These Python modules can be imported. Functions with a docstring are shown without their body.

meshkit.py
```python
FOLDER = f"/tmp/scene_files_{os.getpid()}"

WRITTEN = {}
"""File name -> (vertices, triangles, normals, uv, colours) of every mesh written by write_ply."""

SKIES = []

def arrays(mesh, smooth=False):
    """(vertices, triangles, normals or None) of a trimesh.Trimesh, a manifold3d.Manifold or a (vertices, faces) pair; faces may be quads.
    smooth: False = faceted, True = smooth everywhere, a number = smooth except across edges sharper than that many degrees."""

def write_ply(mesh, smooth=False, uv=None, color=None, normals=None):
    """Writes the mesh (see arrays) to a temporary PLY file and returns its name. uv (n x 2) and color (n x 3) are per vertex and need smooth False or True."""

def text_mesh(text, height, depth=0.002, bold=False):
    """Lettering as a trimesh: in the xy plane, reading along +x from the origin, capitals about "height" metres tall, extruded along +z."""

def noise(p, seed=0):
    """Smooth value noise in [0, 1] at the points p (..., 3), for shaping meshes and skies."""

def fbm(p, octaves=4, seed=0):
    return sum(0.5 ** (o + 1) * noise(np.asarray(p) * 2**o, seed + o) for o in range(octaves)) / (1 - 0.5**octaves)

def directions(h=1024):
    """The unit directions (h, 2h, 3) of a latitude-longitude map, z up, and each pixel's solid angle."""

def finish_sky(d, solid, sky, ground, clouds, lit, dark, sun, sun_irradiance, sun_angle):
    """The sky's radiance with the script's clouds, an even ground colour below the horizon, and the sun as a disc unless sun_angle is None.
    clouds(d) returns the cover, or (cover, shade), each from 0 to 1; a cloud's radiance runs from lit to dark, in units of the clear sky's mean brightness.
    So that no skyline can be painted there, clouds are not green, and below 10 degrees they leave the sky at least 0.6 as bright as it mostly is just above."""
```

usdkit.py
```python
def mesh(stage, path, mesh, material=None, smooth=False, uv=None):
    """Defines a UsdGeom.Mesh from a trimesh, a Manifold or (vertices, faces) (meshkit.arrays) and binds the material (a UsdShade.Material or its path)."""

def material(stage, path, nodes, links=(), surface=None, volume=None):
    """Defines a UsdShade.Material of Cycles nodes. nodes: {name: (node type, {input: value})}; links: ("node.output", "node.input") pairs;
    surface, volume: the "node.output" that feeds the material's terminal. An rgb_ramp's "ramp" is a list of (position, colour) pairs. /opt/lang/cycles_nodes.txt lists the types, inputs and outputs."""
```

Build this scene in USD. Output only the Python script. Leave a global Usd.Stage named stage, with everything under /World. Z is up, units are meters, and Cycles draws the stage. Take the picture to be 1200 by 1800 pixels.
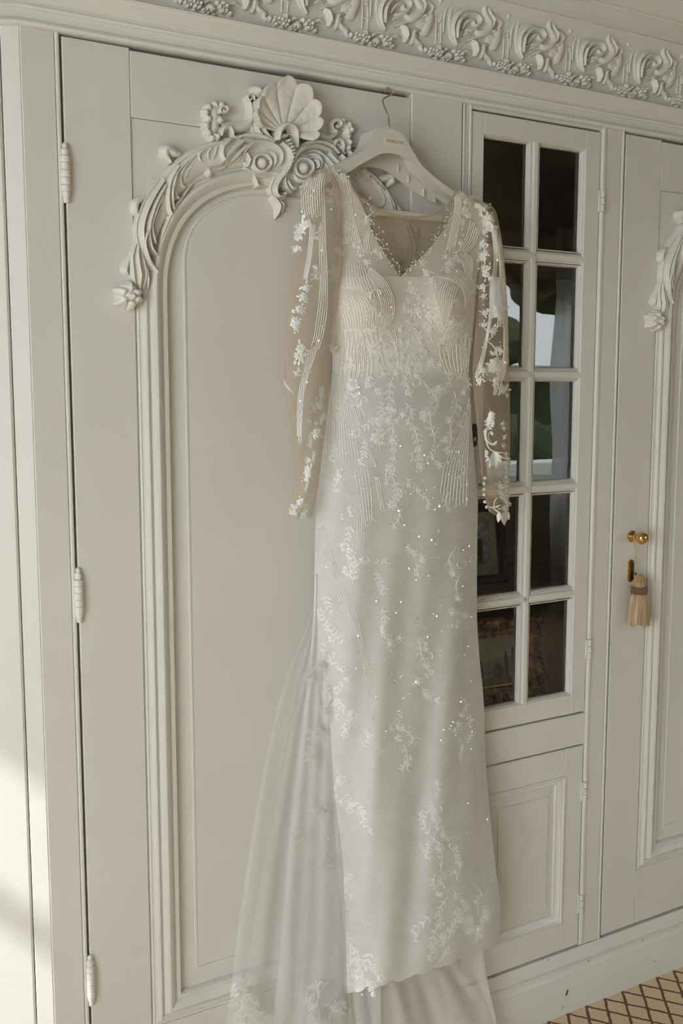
import math, random
import numpy as np, trimesh, manifold3d, usdkit, meshkit
from shapely.geometry import Polygon
from scipy.interpolate import PchipInterpolator
from pxr import Usd, UsdGeom, UsdLux, UsdShade, Gf, Sdf

stage = Usd.Stage.CreateInMemory()
UsdGeom.SetStageUpAxis(stage, 'Z')
UsdGeom.Xform.Define(stage, '/World')
UsdGeom.Scope.Define(stage, '/World/Looks')
rng = np.random.default_rng(7)

# ------------------------------------------------------------------ camera
CAM_D, CAM_Z = 1.72, 1.485            # distance to the cupboard front (y = 0), eye height
YAW, PITCH, FPX = math.radians(30.35), math.radians(6.80), 1800.0
FWD = np.array([math.sin(YAW) * math.cos(PITCH), math.cos(YAW) * math.cos(PITCH), -math.sin(PITCH)])
RGT = np.array([math.cos(YAW), -math.sin(YAW), 0.0])
UPV = np.cross(RGT, FWD)
EYE = np.array([0.0, -CAM_D, CAM_Z])
EXPOSURE = -0.95
cam = UsdGeom.Camera.Define(stage, '/World/camera')
cam.CreateFocalLengthAttr(36.0)
cam.CreateHorizontalApertureAttr(24.0)
cam.CreateVerticalApertureAttr(36.0)
cam.CreateClippingRangeAttr(Gf.Vec2f(0.05, 100))
cam.CreateExposureAttr(EXPOSURE)
M = Gf.Matrix4d(*RGT, 0, *UPV, 0, *(-FWD), 0, *EYE, 1)
cam.AddTransformOp().Set(M)

# ------------------------------------------------------------------ daylight
def light_material(path, nodes, links, surface):
    return usdkit.material(stage, path, nodes, links, surface)
dome = UsdLux.DomeLight.Define(stage, '/World/sky')
dome.CreateColorAttr(Gf.Vec3f(0.92, 0.98, 1.0))
dome.CreateIntensityAttr(3.4)
sun = UsdLux.DistantLight.Define(stage, '/World/sun')
sun.CreateAngleAttr(1.2)
sun.CreateColorAttr(Gf.Vec3f(0.95, 0.97, 1.02))
sun.CreateIntensityAttr(3.0); sun.CreateNormalizeAttr(True)
SUN_DIR = np.array([-0.75, 0.085, 0.66]); SUN_DIR /= np.linalg.norm(SUN_DIR)     # towards the sun
def aim(prim, pos, back):
    z = np.asarray(back, float); z /= np.linalg.norm(z)
    x = np.cross([0, 0, 1.0], z); x /= np.linalg.norm(x)
    y = np.cross(z, x)
    UsdGeom.Xformable(prim).AddTransformOp().Set(Gf.Matrix4d(*x, 0, *y, 0, *z, 0, *pos, 1))
aim(sun, (0, 0, 5), SUN_DIR)
# daylight entering through the big side window (just outside its opening)
WIN1 = dict(x=-1.45, y0=-2.85, y1=-0.90, z0=0.45, z1=2.30)
day = UsdLux.RectLight.Define(stage, '/World/daylight_window')
day.CreateWidthAttr(WIN1['y1'] - WIN1['y0'] - 0.1); day.CreateHeightAttr(WIN1['z1'] - WIN1['z0'] - 0.1)
day.CreateColorAttr(Gf.Vec3f(0.86, 0.98, 1.21)); day.CreateIntensityAttr(5.2)
aim(day, (WIN1['x'] - 0.16, (WIN1['y0'] + WIN1['y1']) / 2, (WIN1['z0'] + WIN1['z1']) / 2), (-1, 0, 0))

# ------------------------------------------------------------------ naming
_used = {}
def numbered(parent, name):
    k = (parent, name); n = _used.get(k, 0); _used[k] = n + 1
    return f'{parent}/{name}' if n == 0 else f'{parent}/{name}_{n:03d}'
def tag(prim, label=None, cat=None, group=None, kind=None):
    for k, v in (('label', label), ('category', cat), ('group', group), ('kind', kind)):
        if v: prim.SetCustomDataByKey(k, v)
    return prim
def holder(name, parent='/World', **kw):
    x = UsdGeom.Xform.Define(stage, numbered(parent, name)); tag(x.GetPrim(), **kw)
    return str(x.GetPath())
def obj(name, mesh, mat, parent='/World', smooth=35, **kw):
    p = numbered(parent, name)
    m = usdkit.mesh(stage, p, mesh, mat, smooth=smooth)
    tag(m.GetPrim(), **kw)
    return p

# ------------------------------------------------------------------ pixel -> place
def U(px, py, y=0.0):
    """Points of the room on the plane y (array) that the photograph shows at px, py."""
    px, py, y = np.broadcast_arrays(np.asarray(px, float), np.asarray(py, float), np.asarray(y, float))
    d = ((px - 600) / FPX)[..., None] * RGT - ((py - 900) / FPX)[..., None] * UPV + FWD
    return d * ((y + CAM_D) / d[..., 1])[..., None] + EYE
def XZ(px, py, y=0.0):
    return U(px, py, y)[..., [0, 2]]

# ------------------------------------------------------------------ materials
def mat(name, nodes, links, surface='p.BSDF'):
    return usdkit.material(stage, '/World/Looks/' + name, nodes, links, surface)
def paint(name, c, rough=0.42, bump=0.15, scale=60, vary=0.05):
    c = np.array(c)
    return mat(name, {
        'g': ('geometry', {}),
        'n1': ('noise_texture', {'scale': 2.2, 'detail': 4}),
        'n2': ('noise_texture', {'scale': scale, 'detail': 5, 'roughness': 0.6}),
        'r': ('rgb_ramp', {'ramp': [(0.3, tuple(c * (1 - vary))), (0.7, tuple(c * (1 + vary * 0.5)))]}),
        'b': ('bump', {'strength': bump, 'distance': 0.002}),
        'p': ('principled_bsdf', {'roughness': rough, 'specular_ior_level': 0.35})},
        [('g.position', 'n1.vector'), ('g.position', 'n2.vector'), ('n1.fac', 'r.fac'), ('r.color', 'p.base_color'),
         ('n2.fac', 'b.height'), ('b.normal', 'p.normal')])
def plain(name, c, rough=0.5, metal=0.0, spec=0.5, **kw):
    return mat(name, {'p': ('principled_bsdf', {'base_color': c, 'roughness': rough, 'metallic': metal, 'specular_ior_level': spec, **kw})}, [])
WALLC = (0.73, 0.705, 0.63)
M_PAINT = paint('cream_paint', WALLC)
M_CARVE = paint('cream_paint_on_plaster', (0.77, 0.74, 0.66), rough=0.38, bump=0.25, scale=140)
M_FRIEZE = paint('frieze_ground', (0.68, 0.655, 0.585), rough=0.5, bump=0.5, scale=110)
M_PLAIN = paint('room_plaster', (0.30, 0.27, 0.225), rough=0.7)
M_DARK = plain('gap_shadow_wood', (0.10, 0.075, 0.05), 0.9)
M_INSIDE = paint('cabinet_inside', (0.70, 0.575, 0.40), rough=0.6, bump=0.1)
M_SHELF = paint('cabinet_shelf', (0.74, 0.66, 0.53), rough=0.55)
M_SEAM = plain('hinge_seam', (0.45, 0.27, 0.15), 0.7)
M_GOLD = plain('polished_brass', (0.80, 0.50, 0.20), 0.12, 1.0)
M_OLDMETAL = plain('dark_bronze', (0.035, 0.028, 0.022), 0.3, 0.7)
M_HOOK = plain('hook_metal', (0.55, 0.47, 0.30), 0.25, 1.0)
M_PLASTIC = paint('hanger_plastic', (0.68, 0.645, 0.55), rough=0.35, bump=0.02)
M_PLASTIC2 = paint('hanger_plate_plastic', (0.72, 0.685, 0.59), rough=0.3, bump=0.02)
M_LETTER = plain('gold_print', (0.50, 0.30, 0.12), 0.35, 0.3)
M_SCUFF = plain('scuff_mark', (0.06, 0.05, 0.045), 0.8)
M_CHIP = plain('chipped_paint', (0.30, 0.26, 0.20), 0.8)
M_BLACKFRAME = plain('black_frame_wood', (0.018, 0.013, 0.010), 0.5, spec=0.25)
M_MAT = plain('cream_mat_card', (0.62, 0.54, 0.40), 0.9)
M_GILT = mat('antique_gilt', {'g': ('geometry', {}), 'n': ('noise_texture', {'scale': 45, 'detail': 5}),
    'r': ('rgb_ramp', {'ramp': [(0.35, (0.06, 0.022, 0.01)), (0.6, (0.30, 0.12, 0.045)), (0.8, (0.6, 0.28, 0.11))]}),
    'p': ('principled_bsdf', {'metallic': 0.85, 'roughness': 0.35})},
    [('g.position', 'n.vector'), ('n.fac', 'r.fac'), ('r.color', 'p.base_color')])
def silk(name, c, rough=0.45):
    c = np.array(c)
    return mat(name, {'g': ('geometry', {}), 'mp': ('mapping', {'scale': (260, 260, 14)}), 'n': ('noise_texture', {'scale': 1.0, 'detail': 4}),
        'r': ('rgb_ramp', {'ramp': [(0.3, tuple(c * 0.62)), (0.7, tuple(c * 1.15))]}), 'b': ('bump', {'strength': 0.6, 'distance': 0.001}),
        'p': ('principled_bsdf', {'roughness': rough, 'sheen_weight': 0.3})},
        [('g.position', 'mp.vector'), ('mp.vector', 'n.vector'), ('n.fac', 'r.fac'), ('r.color', 'p.base_color'), ('n.fac', 'b.height'), ('b.normal', 'p.normal')])
M_TASSEL = silk('gold_silk', (0.46, 0.30, 0.125))
M_TASSEL_PALE = silk('pale_gold_silk', (0.62, 0.48, 0.27))
M_TASSEL_DARK = silk('brown_binding', (0.20, 0.09, 0.035))
M_CORD = plain('tassel_cord', (0.60, 0.45, 0.25), 0.7)
M_GLASS = mat('window_glass', {'f': ('fresnel', {'IOR': 1.78}), 't': ('transparent_bsdf', {'color': (0.88, 0.89, 0.86)}),
    'g': ('glossy_bsdf', {'color': (1, 1, 1), 'roughness': 0.012}), 'm': ('mix_closure', {})},
    [('f.fac', 'm.fac'), ('t.BSDF', 'm.closure1'), ('g.BSDF', 'm.closure2')], 'm.closure')

def sheer(name, c, alpha, edge=0.5, weave=0.0, rough=None, tr=0.5, dots=None):
    """Thin net cloth: part of the light passes between the threads; denser where it is seen along the surface."""
    nodes = {'lw': ('layer_weight', {'blend': 0.35}), 'a': ('map_range', {'from_min': 0.0, 'from_max': 1.0, 'to_min': alpha, 'to_max': min(1.0, alpha + edge)}),
        't': ('transparent_bsdf', {'color': (1, 1, 1)}), 'd': ('diffuse_bsdf', {'color': c}), 'l': ('translucent_bsdf', {'color': c}),
        'c': ('mix_closure', {'fac': tr}), 'm': ('mix_closure', {})}
    links = [('lw.facing', 'a.value'), ('t.BSDF', 'm.closure1'), ('d.BSDF', 'c.closure1'), ('l.BSDF', 'c.closure2'), ('c.closure', 'm.closure2')]
    if weave:
        nodes |= {'g': ('geometry', {}), 'mp': ('mapping', {'scale': (26, 26, 3.0)}), 'n': ('noise_texture', {'scale': 1.0, 'detail': 3}),
            'w': ('map_range', {'from_min': 0.3, 'from_max': 0.7, 'to_min': 1 - weave, 'to_max': 1 + weave}), 'x': ('math', {'math_type': 'multiply', 'use_clamp': True})}
        links += [('g.position', 'mp.vector'), ('mp.vector', 'n.vector'), ('n.fac', 'w.value'), ('a.result', 'x.value1'), ('w.result', 'x.value2'), ('x.value', 'm.fac')]
    else:
        links += [('a.result', 'm.fac')]
    return mat(name, nodes, links, 'm.closure')
M_NUDE = sheer('nude_tulle', (0.76, 0.61, 0.43), 0.20, 0.5, weave=0.2, tr=0.25)
M_NUDE_BACK = sheer('nude_back_tulle', (0.70, 0.56, 0.38), 0.22, 0.4, weave=0.2, tr=0.4)
M_NUDE_EDGE = sheer('nude_binding', (0.74, 0.60, 0.42), 0.55, 0.3)
M_TRAIN = sheer('white_tulle', (0.92, 0.91, 0.87), 0.30, 0.15, weave=0.10, tr=0.12)
M_TRAIN_THICK = sheer('white_tulle_gathered', (0.92, 0.91, 0.87), 0.52, 0.2, weave=0.10, tr=0.12)
M_PEACH = sheer('blush_underskirt_tulle', (0.86, 0.80, 0.71), 0.60, 0.2, weave=0.10, tr=0.15)
M_VEIL = sheer('fine_tulle', (0.80, 0.76, 0.66), 0.16, 0.4, tr=0.45)
def cloth(name, c, scale_dots=430, rough=0.75):
    c = np.array(c)
    return mat(name, {'g': ('geometry', {}), 'v': ('voronoi_texture', {'scale': scale_dots}), 'n': ('noise_texture', {'scale': 30, 'detail': 5}),
        'r': ('rgb_ramp', {'ramp': [(0.0, tuple(c * 1.06)), (0.25, tuple(c)), (0.7, tuple(c * 0.965))]}),
        'mx': ('mix', {'mix_type': 'multiply', 'fac': 0.5}), 'rn': ('rgb_ramp', {'ramp': [(0.35, (0.9, 0.89, 0.86)), (0.65, (1.04, 1.04, 1.03))]}),
        'b': ('bump', {'strength': 0.35, 'distance': 0.0012}),
        'd': ('principled_bsdf', {'roughness': rough, 'sheen_weight': 0.35, 'specular_ior_level': 0.25}), 'l': ('translucent_bsdf', {'color': tuple(c)}), 'm': ('mix_closure', {'fac': 0.18})},
        [('g.position', 'v.vector'), ('g.position', 'n.vector'), ('v.distance', 'r.fac'), ('n.fac', 'rn.fac'), ('r.color', 'mx.color1'), ('rn.color', 'mx.color2'), ('mx.color', 'd.base_color'),
         ('v.distance', 'b.height'), ('b.normal', 'd.normal'), ('d.BSDF', 'm.closure1'), ('l.BSDF', 'm.closure2')], 'm.closure')
M_SKIRT = cloth('ivory_dotted_tulle_over_satin', (0.83, 0.82, 0.765))
M_BODICE = mat('nude_cup_lining', {'g': ('geometry', {}), 's': ('separate_xyz', {}), 'n': ('noise_texture', {'scale': 38, 'detail': 3}), 'nm': ('math', {'math_type': 'multiply_add', 'value2': 0.07, 'value3': -0.035}), 'z': ('math', {'math_type': 'add'}),
    'mr': ('map_range', {'from_min': CAM_Z + 0.065, 'from_max': CAM_Z + 0.145, 'to_min': 0.0, 'to_max': 1.0, 'clamp': True}), 'r': ('rgb_ramp', {'ramp': [(0, (.80, .78, .715)), (1, (.77, .70, .595))]}),
    'd': ('principled_bsdf', {'roughness': .7, 'sheen_weight': .3, 'specular_ior_level': .25})},
    [('g.position', 's.vector'), ('g.position', 'n.vector'), ('n.fac', 'nm.value1'), ('s.z', 'z.value1'), ('nm.value', 'z.value2'), ('z.value', 'mr.value'), ('mr.result', 'r.fac'), ('r.color', 'd.base_color')], 'd.BSDF')
M_LACE = plain('ivory_lace', (0.86, 0.83, 0.75), 0.6, sheen_weight=0.3)
M_LACE_W = plain('white_lace', (0.88, 0.87, 0.81), 0.6, sheen_weight=0.3)
M_STRAND = plain('ivory_bead_strand', (0.84, 0.785, 0.68), 0.35)
M_STRAND_W = plain('white_bead_strand', (0.86, 0.84, 0.77), 0.35)
M_PEARL = plain('pearl', (0.88, 0.84, 0.76), 0.18, coat_weight=0.5)
M_SEQUIN = plain('clear_sequin', (0.95, 0.95, 0.96), 0.22, 0.2, 0.9, coat_weight=1.0, coat_roughness=0.08)
M_LACE_T = sheer('lace_under_tulle', (0.88, 0.87, 0.82), 0.55, 0.1, tr=0.1)
M_BUTTON = plain('ivory_satin_button', (0.80, 0.76, 0.66), 0.4)

# ------------------------------------------------------------------ mesh helpers
def cat(ms):
    return trimesh.util.concatenate([m for m in ms if m is not None])
def box(x0, x1, y0, y1, z0, z1, c=0.0015):
    """A board; y0 is its face towards the room (the smaller y), whose edges are chamfered by c."""
    c = min(c, (x1 - x0) * 0.3, (z1 - z0) * 0.3, (y1 - y0) * 0.6)
    v = []
    for yy, i in ((y1, 0), (y0 + c, 0), (y0, c)):
        v += [(x0 + i, yy, z0 + i), (x1 - i, yy, z0 + i), (x1 - i, yy, z1 - i), (x0 + i, yy, z1 - i)]
    f = [(0, 1, 2, 3), (11, 10, 9, 8)]
    for a in (0, 4):
        for k in range(4):
            n = (k + 1) % 4
            f.append((a + k, a + 4 + k, a + 4 + n, a + n))
    f = np.array(f)
    m = trimesh.Trimesh(np.array(v), np.vstack([f[:, [0, 1, 2]], f[:, [0, 2, 3]]]), process=False)
    if m.volume < 0: m.invert()
    return m
def spline(pts, n):
    p = np.asarray(pts, float)
    if len(p) < 3:
        t = np.linspace(0, 1, n)[:, None]; return p[0] * (1 - t) + p[-1] * t
    q = np.vstack([2 * p[0] - p[1], p, 2 * p[-1] - p[-2]])
    t = np.linspace(0, len(p) - 1 - 1e-9, n); i = t.astype(int); u = (t - i)[:, None]
    a, b, c, d = q[i], q[i + 1], q[i + 2], q[i + 3]
    return 0.5 * (2 * b + (c - a) * u + (2 * a - 5 * b + 4 * c - d) * u ** 2 + (3 * b - a - 3 * c + d) * u ** 3)
def grid_faces(nr, nc, closed=False):
    i, j = np.meshgrid(np.arange(nr - 1), np.arange(nc if closed else nc - 1), indexing='ij')
    j2 = (j + 1) % nc
    a, b, c, d = i * nc + j, i * nc + j2, (i + 1) * nc + j2, (i + 1) * nc + j
    q = np.stack([a, b, c, d], -1).reshape(-1, 4)
    return np.vstack([q[:, [0, 1, 2]], q[:, [0, 2, 3]]])
def grid_mesh(v, nr, nc, closed=False, face=None):
    m = trimesh.Trimesh(np.asarray(v).reshape(-1, 3), grid_faces(nr, nc, closed), process=False)
    return m
def tube(p, r, sides=6, cap=True):
    p = np.asarray(p, float); n = len(p)
    r = np.broadcast_to(np.asarray(r, float), (n,))
    t = np.gradient(p, axis=0); t /= np.linalg.norm(t, axis=1, keepdims=True) + 1e-12
    a = np.cross(t, np.where(np.abs(t[:, 1:2]) < 0.9, [0, 1.0, 0], [1.0, 0, 0])); a /= np.linalg.norm(a, axis=1, keepdims=True) + 1e-12
    b = np.cross(t, a); an = np.arange(sides) * 2 * np.pi / sides
    v = p[:, None] + r[:, None, None] * (np.cos(an)[None, :, None] * a[:, None] + np.sin(an)[None, :, None] * b[:, None])
    m = grid_mesh(v, n, sides, True)
    if cap:
        k = n * sides
        vv = np.vstack([m.vertices, p[0], p[-1]]); f = list(m.faces)
        for s in range(sides):
            f.append((s, k, (s + 1) % sides)); f.append(((n - 1) * sides + s, (n - 1) * sides + (s + 1) % sides, k + 1))
        m = trimesh.Trimesh(vv, np.array(f), process=False)
    return m
def mould(path, prof, closed=False, y=0.0):
    """Sweeps a moulding profile [(side, height)] along a path in the wall plane; height rises towards the room."""
    p = np.asarray(path, float); n = len(p)
    nx = np.roll(p, -1, 0) - p; pv = p - np.roll(p, 1, 0)
    if not closed: nx[-1] = pv[-1]; pv[0] = nx[0]
    a = nx / np.linalg.norm(nx, axis=1, keepdims=True); b = pv / np.linalg.norm(pv, axis=1, keepdims=True)
    na, nb = np.stack([-a[:, 1], a[:, 0]], 1), np.stack([-b[:, 1], b[:, 0]], 1)
    m = na + nb; m /= np.linalg.norm(m, axis=1, keepdims=True)
    m /= np.maximum((m * na).sum(1, keepdims=True), 0.3)
    pr = np.asarray(prof, float)
    xz = p[:, None] + m[:, None] * pr[None, :, 0:1]
    v = np.stack([xz[..., 0], np.broadcast_to(y - pr[None, :, 1], xz.shape[:2]), xz[..., 1]], -1)
    if closed: v = np.vstack([v, v[:1]]); n += 1
    return fix(grid_mesh(v, n, len(pr)))
def fix(m):
    """Faces turned towards the room."""
    c = np.cross(m.vertices[m.faces[:, 1]] - m.vertices[m.faces[:, 0]], m.vertices[m.faces[:, 2]] - m.vertices[m.faces[:, 0]])
    if c[:, 1].sum() > 0: m.invert()
    return m
def stroke(pts, w, h, ribs=0, y=0.0, n=None, nv=11, curl=0.0, knob=0.0):
    """A carved leaf or scroll: a rounded, ribbed ridge along a path in the wall plane. w, h: list over the length."""
    p = np.asarray(pts, float)
    L = np.linalg.norm(np.diff(p, axis=0), axis=1).sum()
    n = n or int(np.clip(L / 0.004, 10, 40))
    s = np.linspace(0, 1, n); q = spline(p, n)
    t = np.gradient(q, axis=0); t /= np.linalg.norm(t, axis=1, keepdims=True) + 1e-9
    nrm = np.stack([-t[:, 1], t[:, 0]], 1)
    W = np.interp(s, np.linspace(0, 1, len(w)), w); H = np.interp(s, np.linspace(0, 1, len(h)), h)
    if knob: W = W * (1 + knob * np.abs(np.sin(s * L / 0.012 * np.pi)) - knob * 0.5)
    if ribs: nv = max(nv, 4 * ribs + 3)
    e = np.sin(np.linspace(-1, 1, nv) * np.pi / 2)
    prof = np.sqrt(np.clip(1 - e ** 2, 0, 1)) ** 0.8
    if ribs: prof = prof * (0.74 + 0.26 * np.cos(e * np.pi * ribs) * np.sign(1 if ribs % 2 else 1))
    xz = q[:, None] + nrm[:, None] * (W[:, None] * 0.5 * e[None])[..., None]
    hh = H[:, None] * prof[None] + curl * H[:, None] * e[None] * prof[None]
    hh = np.where(prof[None] < 1e-6, -0.004, hh)
    v = np.stack([xz[..., 0], y - hh, xz[..., 1]], -1)
    return fix(grid_mesh(v, n, nv))
def dome_bump(c, rx, rz, h, y=0.0, n=7, k=14, wob=0.0, petals=0, ph=0.0):
    a = np.arange(k) * 2 * np.pi / k + ph; r = np.sin(np.linspace(0.08, 1, n) * np.pi / 2)
    R, A = np.meshgrid(r, a, indexing='ij')
    g = 1 + wob * np.cos(petals * (A - ph)) * R
    hh = h * np.sqrt(np.clip(1 - R ** 2, 0, 1)); hh[-1] = -0.003
    v = np.stack([c[0] + rx * R * g * np.cos(A), y - hh, c[1] + rz * R * g * np.sin(A)], -1)
    m = grid_mesh(v, n, k, True)
    vv = np.vstack([m.vertices, [c[0], y - h, c[1]]]); f = [(len(vv) - 1, i, (i + 1) % k) for i in range(k)]
    return fix(trimesh.Trimesh(vv, np.vstack([m.faces, f]), process=False))
def rosette(c, r, h, y=0.0, petals=6, seed=0):
    k, n = petals * 8, 10
    a = np.arange(k) * 2 * np.pi / k + seed; rr = np.linspace(0.05, 1, n)
    R, A = np.meshgrid(rr, a, indexing='ij')
    lobe = np.abs(np.cos(petals * (A - seed) / 2)) ** 0.6
    edge = 0.78 + 0.22 * lobe
    hh = h * (0.25 + 0.75 * np.exp(-((R - 0.62) / 0.3) ** 2)) * (0.55 + 0.45 * lobe) + h * 0.75 * np.exp(-(R / 0.22) ** 2)
    hh[-1] = -0.003
    v = np.stack([c[0] + r * R * edge * np.cos(A), y - hh, c[1] + r * R * edge * np.sin(A)], -1)
    m = grid_mesh(v, n, k, True)
    vv = np.vstack([m.vertices, [c[0], y - h, c[1]]]); f = [(len(vv) - 1, i, (i + 1) % k) for i in range(k)]
    return fix(trimesh.Trimesh(vv, np.vstack([m.faces, f]), process=False))
def lathe(prof, n=20, axis='y', at=(0, 0, 0)):
    """prof: [(radius, along)]"""
    pr = np.asarray(prof, float); a = np.arange(n) * 2 * np.pi / n
    c, s = np.cos(a), np.sin(a)
    R, T = pr[:, 0:1], np.broadcast_to(pr[:, 1:2], (len(pr), n))
    v = np.stack([R * c, T, R * s], -1) if axis == 'y' else np.stack([R * c, R * s, T], -1)
    m = grid_mesh(v + np.asarray(at), len(pr), n, True)
    m.fix_normals() if False else None
    if m.volume < 0: m.invert()
    return m
def extrude(poly, y0, y1, bevel=0.0):
    """A flat outline in the wall plane with thickness from y0 (room side) to y1."""
    m = trimesh.creation.extrude_polygon(poly, y1 - y0, engine='earcut')
    v = m.vertices.copy()
    m.vertices = np.stack([v[:, 0], y1 - v[:, 2], v[:, 1]], 1)
    if m.volume < 0: m.invert()
    return m
def man(m):
    return manifold3d.Manifold(manifold3d.Mesh(np.asarray(m.vertices, np.float32), np.asarray(m.faces, np.uint32)))
def shift(m, d):
    m = m.copy(); m.apply_translation(d); return m
def mirror_x(m, x0):
    m = m.copy(); v = m.vertices.copy(); v[:, 0] = 2 * x0 - v[:, 0]; m.vertices = v; m.invert(); return m

Z0 = CAM_Z
# ================================================================== the setting
ROOM = dict(x0=WIN1['x'], x1=5.6, y0=-3.5, y1=1.6, top=2.85)
# floor: cream carpet with a brown trellis
M_CARPET = mat('trellis_carpet', {
    'g': ('geometry', {}), 'wn': ('noise_texture', {'scale': 55, 'detail': 2}), 'wv': ('vector_math', {'math_type': 'scale', 'scale': 0.006}), 'ad': ('vector_math', {'math_type': 'add'}),
    's': ('separate_xyz', {}), 'xs': ('math', {'math_type': 'divide', 'value2': 0.0603}), 'ys': ('math', {'math_type': 'divide', 'value2': 0.081}),
    'u': ('math', {'math_type': 'add'}), 'v': ('math', {'math_type': 'subtract'}), 'u1': ('math', {'math_type': 'add', 'value2': 0.10}), 'v1': ('math', {'math_type': 'add', 'value2': 0.83}),
    'up': ('math', {'math_type': 'pingpong', 'value2': 0.5}), 'vp': ('math', {'math_type': 'pingpong', 'value2': 0.5}),
    'mn': ('math', {'math_type': 'minimum'}), 'r': ('rgb_ramp', {'ramp': [(0.035, (0.17, 0.075, 0.03)), (0.06, (0.24, 0.115, 0.045)), (0.08, (0.90, 0.70, 0.45))]}),
    'n': ('noise_texture', {'scale': 420, 'detail': 3}), 'rn': ('rgb_ramp', {'ramp': [(0.3, (0.72, 0.7, 0.66)), (0.7, (1.12, 1.12, 1.1))]}), 'mx': ('mix', {'mix_type': 'multiply', 'fac': 1.0}),
    'b': ('bump', {'strength': 0.8, 'distance': 0.004}), 'p': ('principled_bsdf', {'roughness': 0.95, 'specular_ior_level': 0.1, 'sheen_weight': 0.2})},
    [('g.position', 'wn.vector'), ('wn.color', 'wv.vector1'), ('g.position', 'ad.vector1'), ('wv.vector', 'ad.vector2'), ('ad.vector', 's.vector'),
     ('s.x', 'xs.value1'), ('s.y', 'ys.value1'), ('xs.value', 'u.value1'), ('ys.value', 'u.value2'), ('xs.value', 'v.value1'), ('ys.value', 'v.value2'),
     ('u.value', 'u1.value1'), ('v.value', 'v1.value1'), ('u1.value', 'up.value1'), ('v1.value', 'vp.value1'), ('up.value', 'mn.value1'), ('vp.value', 'mn.value2'), ('mn.value', 'r.fac'),
     ('g.position', 'n.vector'), ('n.fac', 'rn.fac'), ('r.color', 'mx.color1'), ('rn.color', 'mx.color2'), ('mx.color', 'p.base_color'), ('n.fac', 'b.height'), ('b.normal', 'p.normal')])
def slab(x0, x1, y0, y1, z0, z1):
    m = trimesh.creation.box((x1 - x0, y1 - y0, z1 - z0)); m.apply_translation(((x0 + x1) / 2, (y0 + y1) / 2, (z0 + z1) / 2)); return m
def setting(name, mesh, m, label, cat_, parent='/World', **kw):
    return obj(name, mesh, m, parent, label=label, kind='structure', **({'cat': cat_} if parent == '/World' else {}), **kw)
setting('floor', slab(ROOM['x0'] - .2, ROOM['x1'] + .2, ROOM['y0'] - .2, ROOM['y1'] + .2, -0.1, 0.0), M_CARPET, 'cream carpet with a brown trellis of diamonds', 'carpet', smooth=False)
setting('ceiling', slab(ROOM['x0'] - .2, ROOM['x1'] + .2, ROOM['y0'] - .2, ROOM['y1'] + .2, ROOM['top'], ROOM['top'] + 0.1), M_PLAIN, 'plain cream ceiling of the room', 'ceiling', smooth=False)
setting('wall_right', slab(ROOM['x1'], ROOM['x1'] + 0.15, ROOM['y0'], ROOM['y1'], 0, ROOM['top']), M_PLAIN, 'plain cream wall at the far right of the room', 'wall', smooth=False)

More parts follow.
